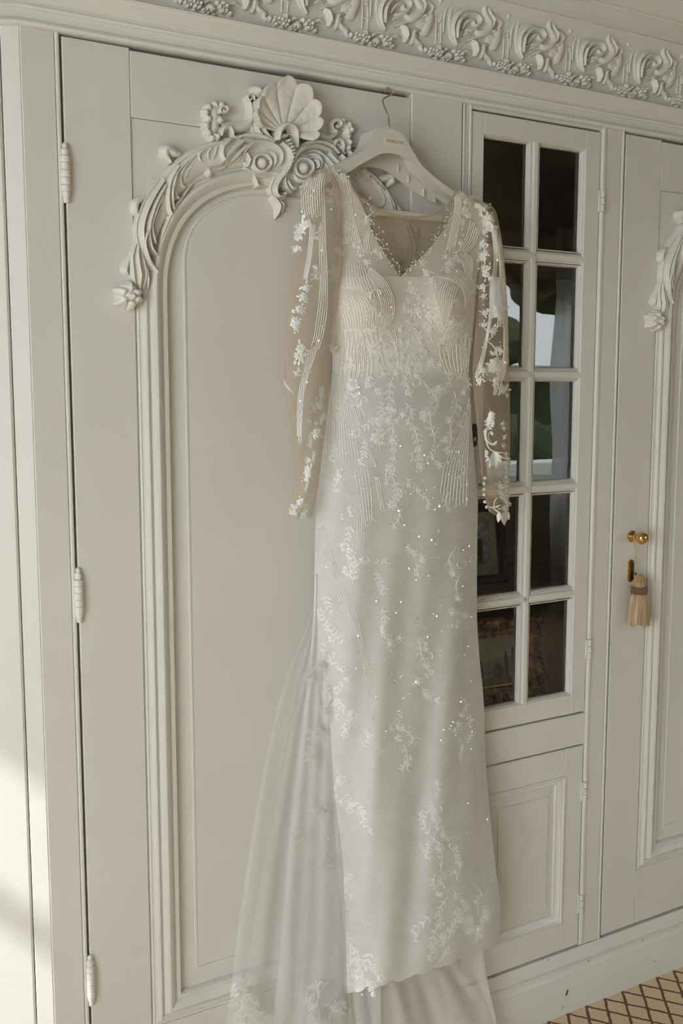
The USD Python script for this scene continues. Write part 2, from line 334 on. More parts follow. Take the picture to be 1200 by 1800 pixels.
def holed(axis, at, thick, a0, a1, b0, b1, holes):
    """A wall with rectangular window openings."""
    P = Polygon([(a0, b0), (a1, b0), (a1, b1), (a0, b1)])
    for h in holes: P = P.difference(Polygon([(h[0], h[2]), (h[1], h[2]), (h[1], h[3]), (h[0], h[3])]))
    m = trimesh.creation.extrude_polygon(P, thick, engine='earcut'); v = m.vertices.copy()
    m.vertices = np.stack([v[:, 0], at + v[:, 2] - thick, v[:, 1]], 1) if axis == 'y' else np.stack([at + v[:, 2] - thick, v[:, 0], v[:, 1]], 1)
    m.fix_normals(); return m
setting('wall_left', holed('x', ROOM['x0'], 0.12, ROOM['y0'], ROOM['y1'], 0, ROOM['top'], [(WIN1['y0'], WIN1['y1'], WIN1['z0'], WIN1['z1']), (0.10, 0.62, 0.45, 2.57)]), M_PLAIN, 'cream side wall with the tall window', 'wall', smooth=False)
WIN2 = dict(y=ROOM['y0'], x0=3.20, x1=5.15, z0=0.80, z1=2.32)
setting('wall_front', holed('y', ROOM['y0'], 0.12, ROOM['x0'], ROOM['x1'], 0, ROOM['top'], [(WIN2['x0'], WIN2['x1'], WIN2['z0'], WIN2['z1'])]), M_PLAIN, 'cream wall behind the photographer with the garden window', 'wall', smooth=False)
# windows: frame with glazing bars
def window_bars(a0, a1, b0, b1, na, nb, w=0.035, d=0.05):
    ms = [slab(a0, a0 + 0.06, -d, 0, b0, b1), slab(a1 - 0.06, a1, -d, 0, b0, b1), slab(a0, a1, -d, 0, b0, b0 + 0.06), slab(a0, a1, -d, 0, b1 - 0.06, b1)]
    ms += [slab(a0 + (a1 - a0) * k / na - w / 2, a0 + (a1 - a0) * k / na + w / 2, -d, 0, b0, b1) for k in range(1, na)]
    ms += [slab(a0, a1, -d, 0, b0 + (b1 - b0) * k / nb - w / 2, b0 + (b1 - b0) * k / nb + w / 2) for k in range(1, nb)]
    return cat(ms)
wb = window_bars(WIN1['y0'], WIN1['y1'], WIN1['z0'], WIN1['z1'], 3, 4)
v = wb.vertices.copy(); wb.vertices = np.stack([WIN1['x'] - 0.03 + v[:, 1], v[:, 0], v[:, 2]], 1); wb.fix_normals()
w1 = holder('window_1', label='tall white window with glazing bars in the side wall', kind='structure', cat='window')
obj('window_frame', wb, M_PAINT, w1, smooth=False)
wb = window_bars(0.10, 0.62, 0.45, 2.57, 1, 6)
v = wb.vertices.copy(); wb.vertices = np.stack([WIN1['x'] - 0.03 + v[:, 1], v[:, 0], v[:, 2]], 1); wb.fix_normals()
w3 = holder('window_3', label='narrow sash window in the side wall by the cupboard corner', kind='structure', cat='window')
obj('window_frame', wb, M_PAINT, w3, smooth=False)
wb = window_bars(WIN2['x0'], WIN2['x1'], WIN2['z0'], WIN2['z1'], 2, 1)
wb.vertices = wb.vertices + [0, WIN2['y'] - 0.03, 0]
w2 = holder('window_2', label='garden window reflected in the cabinet glass', kind='structure', cat='window')
obj('window_frame', wb, M_PAINT, w2, smooth=False)

# ------------------------------------------------------------------ the cupboard front
CX, CA = 0.418, math.radians(25)                       # the corner where the front turns away to the left
FAC = np.array([-math.cos(CA), math.sin(CA)])          # along that turned-away face
FEND = 2.05
PLAN = np.array([[CX + FAC[0] * FEND, FAC[1] * FEND], [CX, 0.0], [3.4, 0.0]])
def plan_sweep(prof, plan=PLAN):
    """Runs a moulding profile [(out, z)] along the cupboards' plan, mitred at the corner; z from the eye level."""
    p = plan; a = np.diff(p, axis=0); a /= np.linalg.norm(a, axis=1, keepdims=True)
    n = np.stack([a[:, 1], -a[:, 0]], 1)
    ns = [n[0]] + [(n[i] + n[i + 1]) / np.linalg.norm(n[i] + n[i + 1]) / max(0.3, (n[i] + n[i + 1]) @ n[i] / np.linalg.norm(n[i] + n[i + 1])) for i in range(len(n) - 1)] + [n[-1]]
    pr = np.asarray(prof, float)
    v = []
    for q, m in zip(p, ns):
        v.append(np.stack([q[0] + m[0] * pr[:, 0], q[1] + m[1] * pr[:, 0], pr[:, 1] + Z0], 1))
    return fix(grid_mesh(np.array(v), len(p), len(pr)))
def on_facet(m):
    """From a straight front (x <= 0 left of the corner) to the turned-away face."""
    m = m.copy(); v = m.vertices.copy(); c, s = math.cos(-CA), math.sin(-CA)
    m.vertices = np.stack([CX + c * v[:, 0] - s * v[:, 1], s * v[:, 0] + c * v[:, 1], v[:, 2]], 1); return m
def zbox(x0, x1, y0, y1, z0, z1, c=0.0015):
    return box(x0, x1, y0, y1, z0 + Z0, z1 + Z0, c)

wb_ = holder('wall_back', label='cream painted built-in cupboard front with frieze and mouldings', kind='structure', cat='built-in cupboards')
DTOP, DBOT = 0.568, -1.329
def post(x0, x1, bead_l=True, bead_r=True, z0=DBOT - 0.002, z1=0.60):
    ms = [zbox(x0 + (0.008 if bead_l else 0), x1 - (0.008 if bead_r else 0), 0.0, 0.05, z0, z1)]
    for on, a in ((bead_l, x0), (bead_r, x1 - 0.008)):
        if on: ms.append(zbox(a + 0.0004, a + 0.0076, -0.0025, 0.05, z0, DTOP + 0.012, 0.003))
    return cat(ms)
obj('corner_post', post(CX, 0.4805, False, True), M_PAINT, wb_)
obj('post', post(1.2885, 1.3125), M_PAINT, wb_)
obj('post', cat([post(1.6715, 1.7375, False, True), zbox(1.669, 1.683, -0.003, 0.05, DBOT, 0.575, 0.004)]), M_PAINT, wb_)
obj('post', post(2.5445, 2.62), M_PAINT, wb_)
obj('plain_panel', cat([zbox(2.62, 3.4, 0.0, 0.05, DBOT, 0.60), slab(3.4, 5.6, 0.0, 0.1, 0, 2.85)]), M_PAINT, wb_, smooth=False)
obj('turned_panel', cat([on_facet(zbox(-0.030, 0, 0.0, 0.05, -1.485, 0.60)), on_facet(zbox(-0.9, -0.0325, 0.0, 0.05, -1.485, 0.60, 0.003)), on_facet(zbox(-FEND, -0.9, 0.0, 0.05, -1.485, 0.60)), on_facet(zbox(-0.05, -0.02, 0.012, 0.05, -1.485, 0.60))]), M_PAINT, wb_)
obj('rail', zbox(1.3125, 1.6715, 0.0, 0.05, -0.826, -0.751), M_PAINT, wb_)
obj('rail', zbox(1.3125, 1.6715, 0.0, 0.05, 0.564, 0.60), M_PAINT, wb_)
# head bead over the doors and the fascia
obj('head_bead', plan_sweep([(-0.04, DTOP + 0.002), (0.001, DTOP + 0.002), (0.0055, DTOP + 0.005), (0.007, DTOP + 0.009), (0.0055, DTOP + 0.013), (0.002, DTOP + 0.016), (0.001, DTOP + 0.0165), (-0.01, DTOP + 0.0165)]), M_PAINT, wb_)
obj('fascia', plan_sweep([(-0.01, DTOP + 0.0145), (0.0015, DTOP + 0.0145), (0.0015, 0.601), (-0.01, 0.601)]), M_PAINT, wb_)
obj('cornice_moulding', plan_sweep([(-0.01, 0.598), (0.004, 0.598), (0.0055, 0.6005), (0.0055, 0.603), (0.003, 0.6045), (0.005, 0.606), (0.010, 0.608), (0.011, 0.611), (0.0105, 0.613), (0.013, 0.616), (0.018, 0.6205), (0.0235, 0.624), (0.0275, 0.6285), (0.0275, 0.6325), (0.024, 0.635), (-0.01, 0.637)]), M_PAINT, wb_)
obj('frieze_ground', plan_sweep([(-0.01, 0.634), (0.010, 0.634), (0.008, 0.645), (0.007, 0.66), (0.008, 0.72), (0.012, 0.75), (0.020, 0.768), (0.026, 0.774)]), M_FRIEZE, wb_)
obj('crown_moulding', plan_sweep([(0.0, 0.772), (0.030, 0.771), (0.030, 0.798), (0.034, 0.800), (0.034, 0.8035), (0.040, 0.805), (0.042, 0.809), (0.040, 0.812), (0.045, 0.815), (0.050, 0.822), (0.060, 0.834), (0.075, 0.846), (0.086, 0.853), (0.086, 0.857), (0.094, 0.859), (0.096, 0.866), (0.104, 0.868), (0.104, 0.905), (0.12, 0.93), (0.15, 0.96), (0.19, 0.985), (0.19, 1.05), (0.0, 1.37)]), M_PAINT, wb_)
obj('cupboard_backing', cat([slab(0.43, 1.31, 0.046, 0.06, 0.05, 2.09), slab(1.70, 2.6, 0.046, 0.06, 0.05, 2.09), slab(1.32, 1.68, 0.046, 0.06, 0.05, 0.68)]), M_DARK, wb_, smooth=False)
# plinth
bs = holder('baseboard_back', label='cream plinth board with a stepped moulding along the carpet', kind='structure', cat='baseboard')
obj('plinth_board', plan_sweep([(0.002, -1.490), (0.012, -1.490), (0.012, -1.394), (0.010, -1.390), (0.0, -1.388)]), M_PAINT, bs)
obj('plinth_moulding', plan_sweep([(-0.005, -1.392), (0.0115, -1.391), (0.0115, -1.386), (0.0085, -1.382), (0.0075, -1.374), (0.0085, -1.367), (0.010, -1.364), (0.006, -1.3625), (0.005, -1.354), (0.0015, -1.342), (0.0, -1.333), (-0.03, -1.333)]), M_PAINT, bs)
p = XZ(996, 1745, -0.012)
sc = trimesh.creation.icosphere(2, 1.0); sc.apply_scale((0.0028, 0.0009, 0.0085)); sc.apply_transform(trimesh.transformations.rotation_matrix(0.35, (0, 1, 0))); sc.apply_translation((p[0], -0.0123, p[1]))
obj('scuff', sc, M_SCUFF, bs, label='dark scuff on the plinth')
cs = []
for q, w, h, a in (((1034, 1689), .0032, .002, 0.3), ((1130, 1652), .004, .0015, -0.5), ((988, 1771), .0008, .005, 0.2), ((1150, 1690), .005, .0008, -0.3), ((963, 1687), .004, .001, -.3)):
    p = XZ(*q, -0.012); m = trimesh.creation.icosphere(1, 1.0); m.apply_scale((w, 0.0007, h)); m.apply_transform(trimesh.transformations.rotation_matrix(a, (0, 1, 0))); m.apply_translation((p[0], -0.0122, p[1])); cs.append(m)
obj('paint_chip', cat(cs), M_CHIP, bs, label='small chips and scratches in the paint')

# ------------------------------------------------------------------ panelled doors with a carved crest
PC = 0.883
def arch_path(hw, spring, top, bottom, p=2.35, n=20):
    t = np.linspace(0, np.pi, 2 * n + 1)
    ca, sa = np.cos(t), np.sin(t)
    xs = PC + hw * np.sign(ca) * np.abs(ca) ** (2 / p); zs = spring + (top - spring) * np.abs(sa) ** (2 / p)
    pts = np.stack([xs, zs], 1)[::-1]
    return np.vstack([[PC - hw, bottom], pts, [PC + hw, bottom]]) + [0, Z0]
MOULD = [(-0.0275, -0.004), (-0.0275, 0.004), (-0.0245, 0.0085), (-0.019, 0.009), (-0.0165, 0.0065), (-0.015, 0.0085), (-0.009, 0.0145), (-0.003, 0.0165), (0.001, 0.0150), (0.003, 0.009), (0.0055, 0.0045), (0.0085, 0.004), (0.0095, 0.0065), (0.013, 0.009), (0.0165, 0.0075), (0.019, 0.003), (0.0225, 0.0015), (0.0255, 0.0022), (0.0275, 0.0005), (0.0275, -0.008)]
def door_panels(dx):
    """[(name, mesh)] of one tall door, hinged at x = 0.484 + dx."""
    out = []
    y1 = 0.035
    out.append(('stile', zbox(0.4845, 0.5975, 0.0, y1, DBOT + .003, DTOP - 0.0015)))
    out.append(('stile', zbox(1.1635, 1.2855, -0.004, y1, DBOT + .003, DTOP + 0.011)))
    out.append(('top_rail', zbox(0.598, 1.163, 0.0005, y1, 0.4555, DTOP - 0.005)))
    out.append(('bottom_rail', zbox(0.598, 1.163, 0.0005, y1, DBOT + .003, -1.185)))
    out.append(('panel_ground', zbox(0.5982, 1.1628, 0.0035, y1, -1.186, 0.455, 0.001)))
    mp = arch_path(0.2555, 0.16, 0.392, -1.155)
    # one closed run: the bottom is mitred
    mesh = mould(mp, MOULD, closed=True)
    if dx == 0 or True: out.append(('panel_moulding', mesh))
    fp = arch_path(0.197, 0.215, 0.352, -1.094)
    P = Polygon(fp).simplify(0.0003)
    inn = P.buffer(-0.004, join_style=2)
    out.append(('raised_field', extrude(inn, -0.0005, 0.004)))
    out.append(('field_edge', mould(fp[::-1], [(-0.0005, -0.003), (0.0, 0.0008), (0.002, 0.0016), (0.0042, 0.0013), (0.0052, 0.0004)], closed=True, y=-0.0005 + 0.0005)))
    return [(n, shift(m, (dx, 0, 0))) for n, m in out]
def chain(c, sc, org):
    """Crop pixels to (x, z) on the door."""
    c = np.asarray(c, float); return XZ(org[0] + c[:, 0] / sc, org[1] + c[:, 1] / sc, -0.008)
def C7(*c): return chain(c, 4.0, (340, 110))
def C2(*c): return chain(c, 4.737, (200, 180))
K7, K2 = 0.00029, 0.000245
def S7(pts, w, h, **k): return stroke(C7(*pts), np.array(w) * K7, h, **k)
def S2(pts, w, h, **k): return stroke(C2(*pts), np.array(w) * K2, h, **k)
def volute(c, r0, r1, a0, turns, w, h, **k):
    a = np.linspace(0, turns * 2 * np.pi, 26); r = np.linspace(r0, r1, 26)
    return S7([(c[0] + rr * np.cos(a0 + t), c[1] + rr * np.sin(a0 + t)) for rr, t in zip(r, a)], w, h, **k)
def shell():
    ap = (622, 505)
    th = np.array([-20, -10, 12, 40, 66, 92, 116, 140, 156, 168]); rr = np.array([205, 214, 240, 288, 345, 386, 346, 292, 240, 200])
    lobes = np.array([-9, 12, 39, 66, 92, 115, 134, 150, 163])
    edges = np.concatenate([[lobes[0] - 11], (lobes[1:] + lobes[:-1]) / 2, [lobes[-1] + 7]])
    na, nr = 150, 26
    A = np.linspace(edges[0], edges[-1], na); k = np.clip(np.searchsorted(edges, A) - 1, 0, len(lobes) - 1)
    f = (A - edges[k]) / (edges[k + 1] - edges[k])
    lobe = np.abs(np.sin(np.pi * np.clip(f, 0.0, 1))) ** 0.45
    R = np.interp(A, th, rr) * (0.90 + 0.10 * np.abs(np.sin(np.pi * np.clip(f, 0, 1))) ** .8)
    s = np.linspace(0.06, 1, nr)
    S, AA = np.meshgrid(s, A, indexing='ij'); LB = np.broadcast_to(lobe, S.shape)
    px = ap[0] + S * R[None] * np.cos(np.radians(AA)); py = ap[1] - S * R[None] * np.sin(np.radians(AA))
    h = 0.016 + 0.011 * S ** 1.3 + LB * (0.002 + 0.0055 * S) - 0.0009 * (np.exp(-((S - 0.52) / 0.02) ** 2) + np.exp(-((S - 0.70) / 0.02) ** 2)) + 0.004 * np.exp(-((S - 0.98) / 0.08) ** 2)
    xz = XZ(340 + px / 4, 110 + py / 4, -0.008)
    v = np.stack([xz[..., 0], -h, xz[..., 1]], -1)
    rim = v[-1:].copy(); rim[..., 1] = 0.002
    lip = v[-1:].copy(); lip[..., 1] += 0.004; 
    return fix(grid_mesh(np.vstack([v, lip, rim]), nr + 2, na))
def crest():
    """[(name, mesh)] of the carved shell crest over the panel (middle of the door)."""
    o = [('shell', shell())]
    # shell rim on the left: small fold leaves
    o.append(('shell_fold', S7([(420, 400), (440, 480), (500, 540), (580, 570)], (40, 55, 45, 20), (.018, .022, .018, .012), ribs=2)))
    o.append(('shell_fold', S7([(445, 420), (475, 480), (530, 530), (590, 560)], (30, 34, 30, 12), (.024, .026, .020, .014), ribs=1)))
    o.append(('side_scroll', S7([(195, 445), (255, 447), (320, 452), (385, 430), (402, 370), (398, 300), (380, 255)], (60, 66, 70, 66, 54, 46, 46), (.010, .012, .014, .016, .016, .015, .014), ribs=1)))
    o.append(('side_scroll', volute((388, 255), 34, 8, 0.5, -1.1, (30, 22, 12), (.016, .019, .017))))
    o.append(('side_leaf', S7([(142, 296), (150, 340), (152, 400), (150, 460), (130, 540)], (50, 96, 90, 80, 40), (.008, .011, .011, .010, .006), ribs=1, knob=.15)))
    for c in ((104, 312), (150, 294), (84, 352), (104, 396), (88, 444), (104, 496), (128, 532), (196, 300), (186, 404), (166, 520)):
        o.append(('side_leaf', dome_bump(C7(c)[0], 27 * K7, 25 * K7, .016, wob=.2, petals=3, ph=c[0])))
    o.append(('side_leaf', volute((208, 338), 34, 6, 2.4, 1.25, (26, 26, 16), (.017, .02, .018))))
    o.append(('side_leaf', S7([(100, 320), (82, 355), (98, 400), (92, 450), (100, 510), (125, 535)], (26, 34, 30, 30, 32, 22), (.012, .015, .014, .014, .013, .010), knob=.3)))
    o.append(('side_leaf', S7([(190, 520), (200, 470), (240, 455), (265, 490), (275, 525), (330, 530)], (22, 30, 30, 26, 24, 14), (.016, .02, .02, .019, .017, .012))))
    o.append(('bud', dome_bump(C7((440, 205))[0], 42 * K7, 40 * K7, .026, wob=.14, petals=5)))
    o.append(('bud', dome_bump(C7((468, 240))[0], 24 * K7, 24 * K7, .024, wob=.1, petals=3)))
    o.append(('bud', dome_bump(C7((836, 312))[0], 40 * K7, 38 * K7, .012, wob=.14, petals=5)))
    # right side
    o.append(('side_scroll', S7([(838, 450), (880, 500), (930, 524), (980, 520), (1020, 486)], (56, 50, 46, 40, 30), (.012, .013, .014, .014, .012), ribs=1)))
    o.append(('side_scroll', S7([(850, 500), (930, 545), (1010, 575), (1070, 640)], (56, 52, 50, 30), (.010, .012, .013, .010), ribs=1, knob=.15)))
    o.append(('side_scroll', volute((1004, 440), 46, 8, 1.6, 1.2, (34, 28, 14), (.015, .02, .017))))
    o.append(('side_leaf', S7([(1030, 410), (1085, 450), (1092, 510), (1085, 570), (1098, 640)], (50, 84, 70, 62, 20), (.009, .012, .012, .010, .006), ribs=1, knob=.2)))
    for c in ((1050, 410), (1095, 440), (1112, 472), (1086, 520), (1100, 560), (1090, 600), (1104, 640), (1040, 600)):
        o.append(('side_leaf', dome_bump(C7(c)[0], 24 * K7, 23 * K7, .015, wob=.2, petals=3, ph=c[0])))
    o.append(('side_leaf', S7([(985, 600), (990, 560), (1025, 545), (1048, 580), (1050, 630)], (20, 28, 28, 26, 16), (.014, .018, .018, .017, .012))))
    # hood under the shell
    o.append(('hood', S7([(568, 560), (572, 500), (600, 465), (640, 455), (685, 485), (705, 540), (722, 600)], (30, 44, 46, 46, 44, 40, 22), (.030, .036, .038, .038, .034, .028, .018), knob=.25)))
    o.append(('hood', S7([(640, 520), (600, 525), (590, 560)], (30, 34, 20), (.024, .026, .018))))
    # rope-edged rails
    for pts in (((290, 525), (400, 512), (490, 530), (560, 568)), ((735, 590), (800, 565), (880, 562), (960, 590), (1010, 640))):
        o.append(('gadroon_rail', S7(pts, (16, 30, 32, 26), (.012, .019, .021, .018), knob=.35)))
    # central stem with its drop
    stem = [(600, 570), (648, 620), (664, 690), (630, 770), (580, 840), (560, 900), (582, 945), (625, 940), (632, 915)]
    o.append(('stem', S7(stem, (60, 84, 84, 78, 70, 60, 46, 40, 26), (.024, .028, .03, .03, .028, .026, .024, .024, .02), ribs=2)))
    o.append(('stem_beads', cat([dome_bump(c, 12 * K7, 12 * K7, .034, n=4, k=8) for c in spline(C7((640, 560), (664, 620), (668, 680), (640, 750), (612, 800)), 11)])))
    o.append(('stem_leaf', S7([(680, 690), (650, 770), (622, 830), (640, 880), (690, 915)], (40, 46, 52, 50, 20), (.018, .024, .024, .022, .012), ribs=1)))
    o.append(('drop_leaf', S7([(540, 935), (570, 965), (600, 1010), (592, 1060), (578, 1098)], (30, 56, 62, 40, 8), (.014, .018, .018, .014, .006), ribs=1)))
    o.append(('drop_leaf', S7([(600, 965), (628, 1000), (622, 1060)], (20, 28, 10), (.012, .014, .008))))
    # right volute
    o.append(('volute', volute((760, 745), 62, 66, 0.4, 1.0, (34, 34, 34), (.022, .022, .022))))
    o.append(('volute_eye', dome_bump(C7((762, 745))[0], 44 * K7, 46 * K7, .027)))
    o.append(('scroll_leaf', S7([(688, 800), (690, 720), (712, 650), (770, 605), (850, 590), (930, 615), (990, 660), (1030, 700)], (20, 40, 48, 50, 52, 50, 44, 16), (.016, .022, .026, .026, .024, .022, .018, .010), ribs=1)))
    o.append(('scroll_leaf', S7([(770, 640), (840, 625), (900, 660), (950, 710), (960, 760)], (20, 40, 46, 40, 14), (.016, .022, .022, .02, .01), ribs=1)))
    o.append(('scroll_leaf', S7([(790, 650), (850, 660), (885, 710), (880, 770)], (16, 36, 36, 12), (.02, .024, .022, .012))))
    o.append(('scroll_leaf', S7([(820, 690), (850, 700), (860, 740), (838, 750)], (16, 26, 26, 14), (.022, .025, .023, .016))))
    o.append(('comma_leaf', S7([(650, 800), (650, 850), (690, 885), (745, 876)], (30, 52, 52, 16), (.018, .022, .02, .012), ribs=1)))
    o.append(('comma_leaf', S7([(690, 790), (720, 830), (790, 835), (850, 800)], (20, 36, 34, 14), (.018, .022, .02, .012))))
    # left volute
    o.append(('volute', volute((466, 712), 58, 62, 0.4, 1.0, (32, 32, 32), (.022, .022, .022))))
    o.append(('volute_eye', dome_bump(C7((468, 712))[0], 42 * K7, 44 * K7, .027)))
    o.append(('scroll_leaf', S7([(335, 700), (345, 640), (390, 585), (470, 565), (550, 585), (600, 640), (598, 710), (560, 760)], (20, 42, 48, 50, 48, 44, 40, 16), (.014, .02, .024, .024, .024, .024, .022, .012), ribs=1)))
    o.append(('scroll_leaf', S7([(500, 625), (545, 650), (560, 710), (530, 770)], (16, 38, 40, 14), (.018, .024, .022, .012), ribs=1)))
    o.append(('scroll_leaf', S7([(360, 640), (378, 690), (365, 730), (350, 700)], (16, 26, 26, 14), (.02, .024, .02, .014))))
    o.append(('scroll_leaf', S7([(400, 775), (440, 800), (510, 800), (570, 790)], (20, 36, 40, 20), (.016, .02, .02, .014), ribs=1)))
    o.append(('comma_leaf', S7([(350, 735), (395, 770), (425, 820), (445, 870), (472, 850)], (20, 40, 44, 36, 18), (.012, .016, .018, .018, .014), ribs=1)))
    o.append(('crest_ground', S7([(240, 600), (360, 610), (480, 690), (600, 700), (740, 700), (860, 690), (980, 660)], (120, 170, 300, 330, 300, 220, 90), (.008, .011, .013, .014, .013, .011, .007))))
    return o
def limb():
    """[(name, mesh)] of the acanthus limb that runs down the left of the arch."""
    o = []
    o.append(('limb_ground', S2([(1180, 430), (960, 420), (800, 450), (650, 520), (520, 640), (400, 800), (320, 970), (270, 1130), (230, 1250)], (150, 200, 205, 195, 185, 185, 180, 150, 80), (.010, .016, .019, .019, .019, .019, .018, .014, .008), n=44)))
    o.append(('limb_rib', S2([(1000, 320), (840, 345), (690, 400), (570, 470), (460, 580), (360, 720), (270, 850), (215, 990), (195, 1130)], (16, 36, 40, 40, 40, 40, 40, 34, 12), (.012, .016, .018, .018, .018, .018, .017, .014, .009), n=44)))
    o.append(('limb_rib', S2([(640, 690), (560, 800), (500, 880), (420, 1040), (380, 1180), (365, 1350)], (22, 30, 32, 32, 28, 18), (.012, .016, .018, .018, .016, .012), n=30)))
    L = [([(660, 450), (580, 540), (535, 620), (545, 690), (580, 715)], 46, .022, 1), ([(690, 470), (610, 570), (575, 640), (585, 680)], 40, .019, 1),
         ([(590, 500), (500, 610), (480, 700), (500, 780), (535, 805)], 52, .024, 1), ([(520, 540), (450, 660), (430, 780), (440, 880), (470, 945)], 66, .026, 1),
         ([(505, 590), (470, 700), (462, 800), (482, 900)], 36, .028, 1),
         ([(400, 660), (300, 820), (235, 980), (222, 1120), (260, 1280), (350, 1418)], 72, .026, 2), ([(410, 700), (330, 850), (280, 1000), (270, 1110), (300, 1220), (345, 1275)], 54, .027, 1),
         ([(390, 780), (330, 920), (300, 1040), (320, 1150), (338, 1180)], 44, .025, 1), ([(380, 850), (340, 960), (325, 1040), (338, 1110)], 34, .022, 1),
         ([(300, 1010), (235, 1150), (250, 1260), (300, 1360)], 36, .029, 1),
         ([(740, 400), (690, 440), (695, 490), (735, 510)], 42, .022, 1), ([(800, 380), (765, 430), (770, 480), (800, 430)], 40, .02, 1), ([(840, 380), (810, 470), (780, 500)], 36, .02, 1),
         ([(950, 320), (890, 380), (880, 450), (915, 490), (945, 420)], 60, .024, 1), ([(1060, 330), (950, 430), (870, 520), (790, 548)], 84, .024, 2), ([(1090, 370), (1010, 450), (960, 505)], 56, .022, 1),
         ([(1120, 420), (1040, 470), (1010, 500)], 44, .018, 1)]
    for pts, w, h, rb in L:
        k = len(pts); e = np.sin(np.linspace(0.22, 0.93, k) * np.pi) ** 0.6
        o.append(('acanthus_leaf', S2(pts, w * e * 1.3, (h + .002) * (0.6 + 0.4 * e), ribs=rb)))
    for c, r, h in (((785, 583), 40, .016), ((660, 568), 22, .018), ((450, 965), 24, .016), ((372, 745), 26, .014), ((372, 800), 18, .016), ((400, 640), 18, .02)):
        o.append(('bud', dome_bump(C2(c)[0], r * K2, r * K2, h)))
    o.append(('tip_leaf', S2([(200, 1160), (190, 1300), (205, 1440), (215, 1600)], (30, 130, 150, 70), (.014, .022, .026, .012), ribs=3)))
    o.append(('tip_leaf', S2([(225, 1290), (262, 1400), (278, 1480), (285, 1552)], (20, 60, 56, 16), (.012, .020, .018, .010), ribs=1)))
    o.append(('tip_leaf', S2([(150, 1260), (110, 1340), (95, 1400), (125, 1440)], (20, 60, 60, 20), (.010, .015, .016, .010), ribs=1)))
    fc = C2((118, 1612))[0]; R_ = 104 * K2
    o.append(('flower', cat([dome_bump(fc, R_ * .8, R_ * .8, .026, wob=.12, petals=7, k=28)] + [dome_bump(fc + R_ * .52 * np.array([math.cos(a), math.sin(a)]), R_ * .46, R_ * (.38 + .07 * (i % 2)), .029, wob=.22, petals=3 + i % 2, ph=a, k=20) for i, a in enumerate(np.linspace(.4, 6.0, 6))] + [dome_bump(fc + R_ * .1 * np.array([1, -.6]), R_ * .32, R_ * .28, .036, wob=.15, petals=4, k=16)])))
    o.append(('side_curl', S2([(560, 425), (500, 420), (440, 385), (425, 430), (480, 500)], (30, 60, 60, 70, 20), (.010, .016, .020, .018, .010), knob=.2)))
    o.append(('side_curl', S2([(290, 770), (230, 800), (185, 830), (175, 890), (205, 950)], (20, 44, 54, 56, 20), (.010, .015, .018, .017, .010), knob=.25)))
    return o

CREST, LIMB = crest(), limb()
doors = {}
for nm, dx, lab in (('door_1', 0.0, 'tall cream cupboard door with carved shell crest, the dress hanging before it'), ('door_2', 1.258, 'tall cream cupboard door with brass knob beside the glazed door')):
    d = holder(nm, label=lab, kind='structure', cat='cupboard door'); doors[nm] = d
    for n_, m_ in door_panels(dx): obj(n_, m_, M_PAINT, d)
    c_ = holder('carved_crest', d, label='carved plaster shell crest with acanthus limbs')
    if dx == 0:
        for n_, m_ in CREST: obj(n_, m_, M_CARVE, c_, smooth=50)
    else:
        for n_, m_ in CREST:
            if n_ in ('shell', 'side_leaf', 'crest_ground'): obj(n_, shift(m_, (dx, 0, 0)), M_CARVE, c_, smooth=50)
    for n_, m_ in LIMB: obj(n_, shift(m_, (dx, 0, 0)), M_CARVE, c_, smooth=50)
    if dx == 0:
        for n_, m_ in LIMB: obj(n_, mirror_x(m_, PC), M_CARVE, c_, smooth=50)

# knuckle hinges of the first door
def knuckle(z):
    prof = [(0.0, .051), (.0025, .0505), (.0048, .047), (.0050, .045), (.0035, .0425), (.0058, .040), (.0065, .0365), (.0060, .033), (.0050, .0305), (.0078, .0295)]
    segs = [(.0295, .019), (.0185, .0075), (.0070, -.0045), (.0050 - .010, -.0165), (-.017, -.0275)]
    top = lathe([(r, t) for r, t in prof] + [(0, .0295)], 16, 'z', (0.4835, -0.0035, z))
    ks = [('knuckle', lathe([(0, a), (.0074, a), (.0079, a - .0006), (.0079, b + .0006), (.0074, b), (0, b)], 16, 'z', (0.4835, -0.0035, z))) for a, b in segs]
    tail = lathe([(0, -.0275), (.0066, -.0275), (.0066, -.034), (.0052, -.036), (.0048, -.0425), (.0042, -.045), (0, -.0455)], 16, 'z', (0.4835, -0.0035, z))
    seam = lathe([(0, .0295), (.0072, .0295), (.0072, -.0275), (0, -.0275)], 14, 'z', (0.4835, -0.0035, z))
    return [('finial', top, M_CARVE)] + [(n, m, M_CARVE) for n, m in ks] + [('tail_pin', tail, M_CARVE), ('seam_core', seam, M_SEAM)]
for zc in (0.349, -0.352, -1.055):
    h_ = holder('hinge', doors['door_1'])
    for n_, m_, mm in knuckle(zc + Z0): obj(n_, m_, mm, h_)

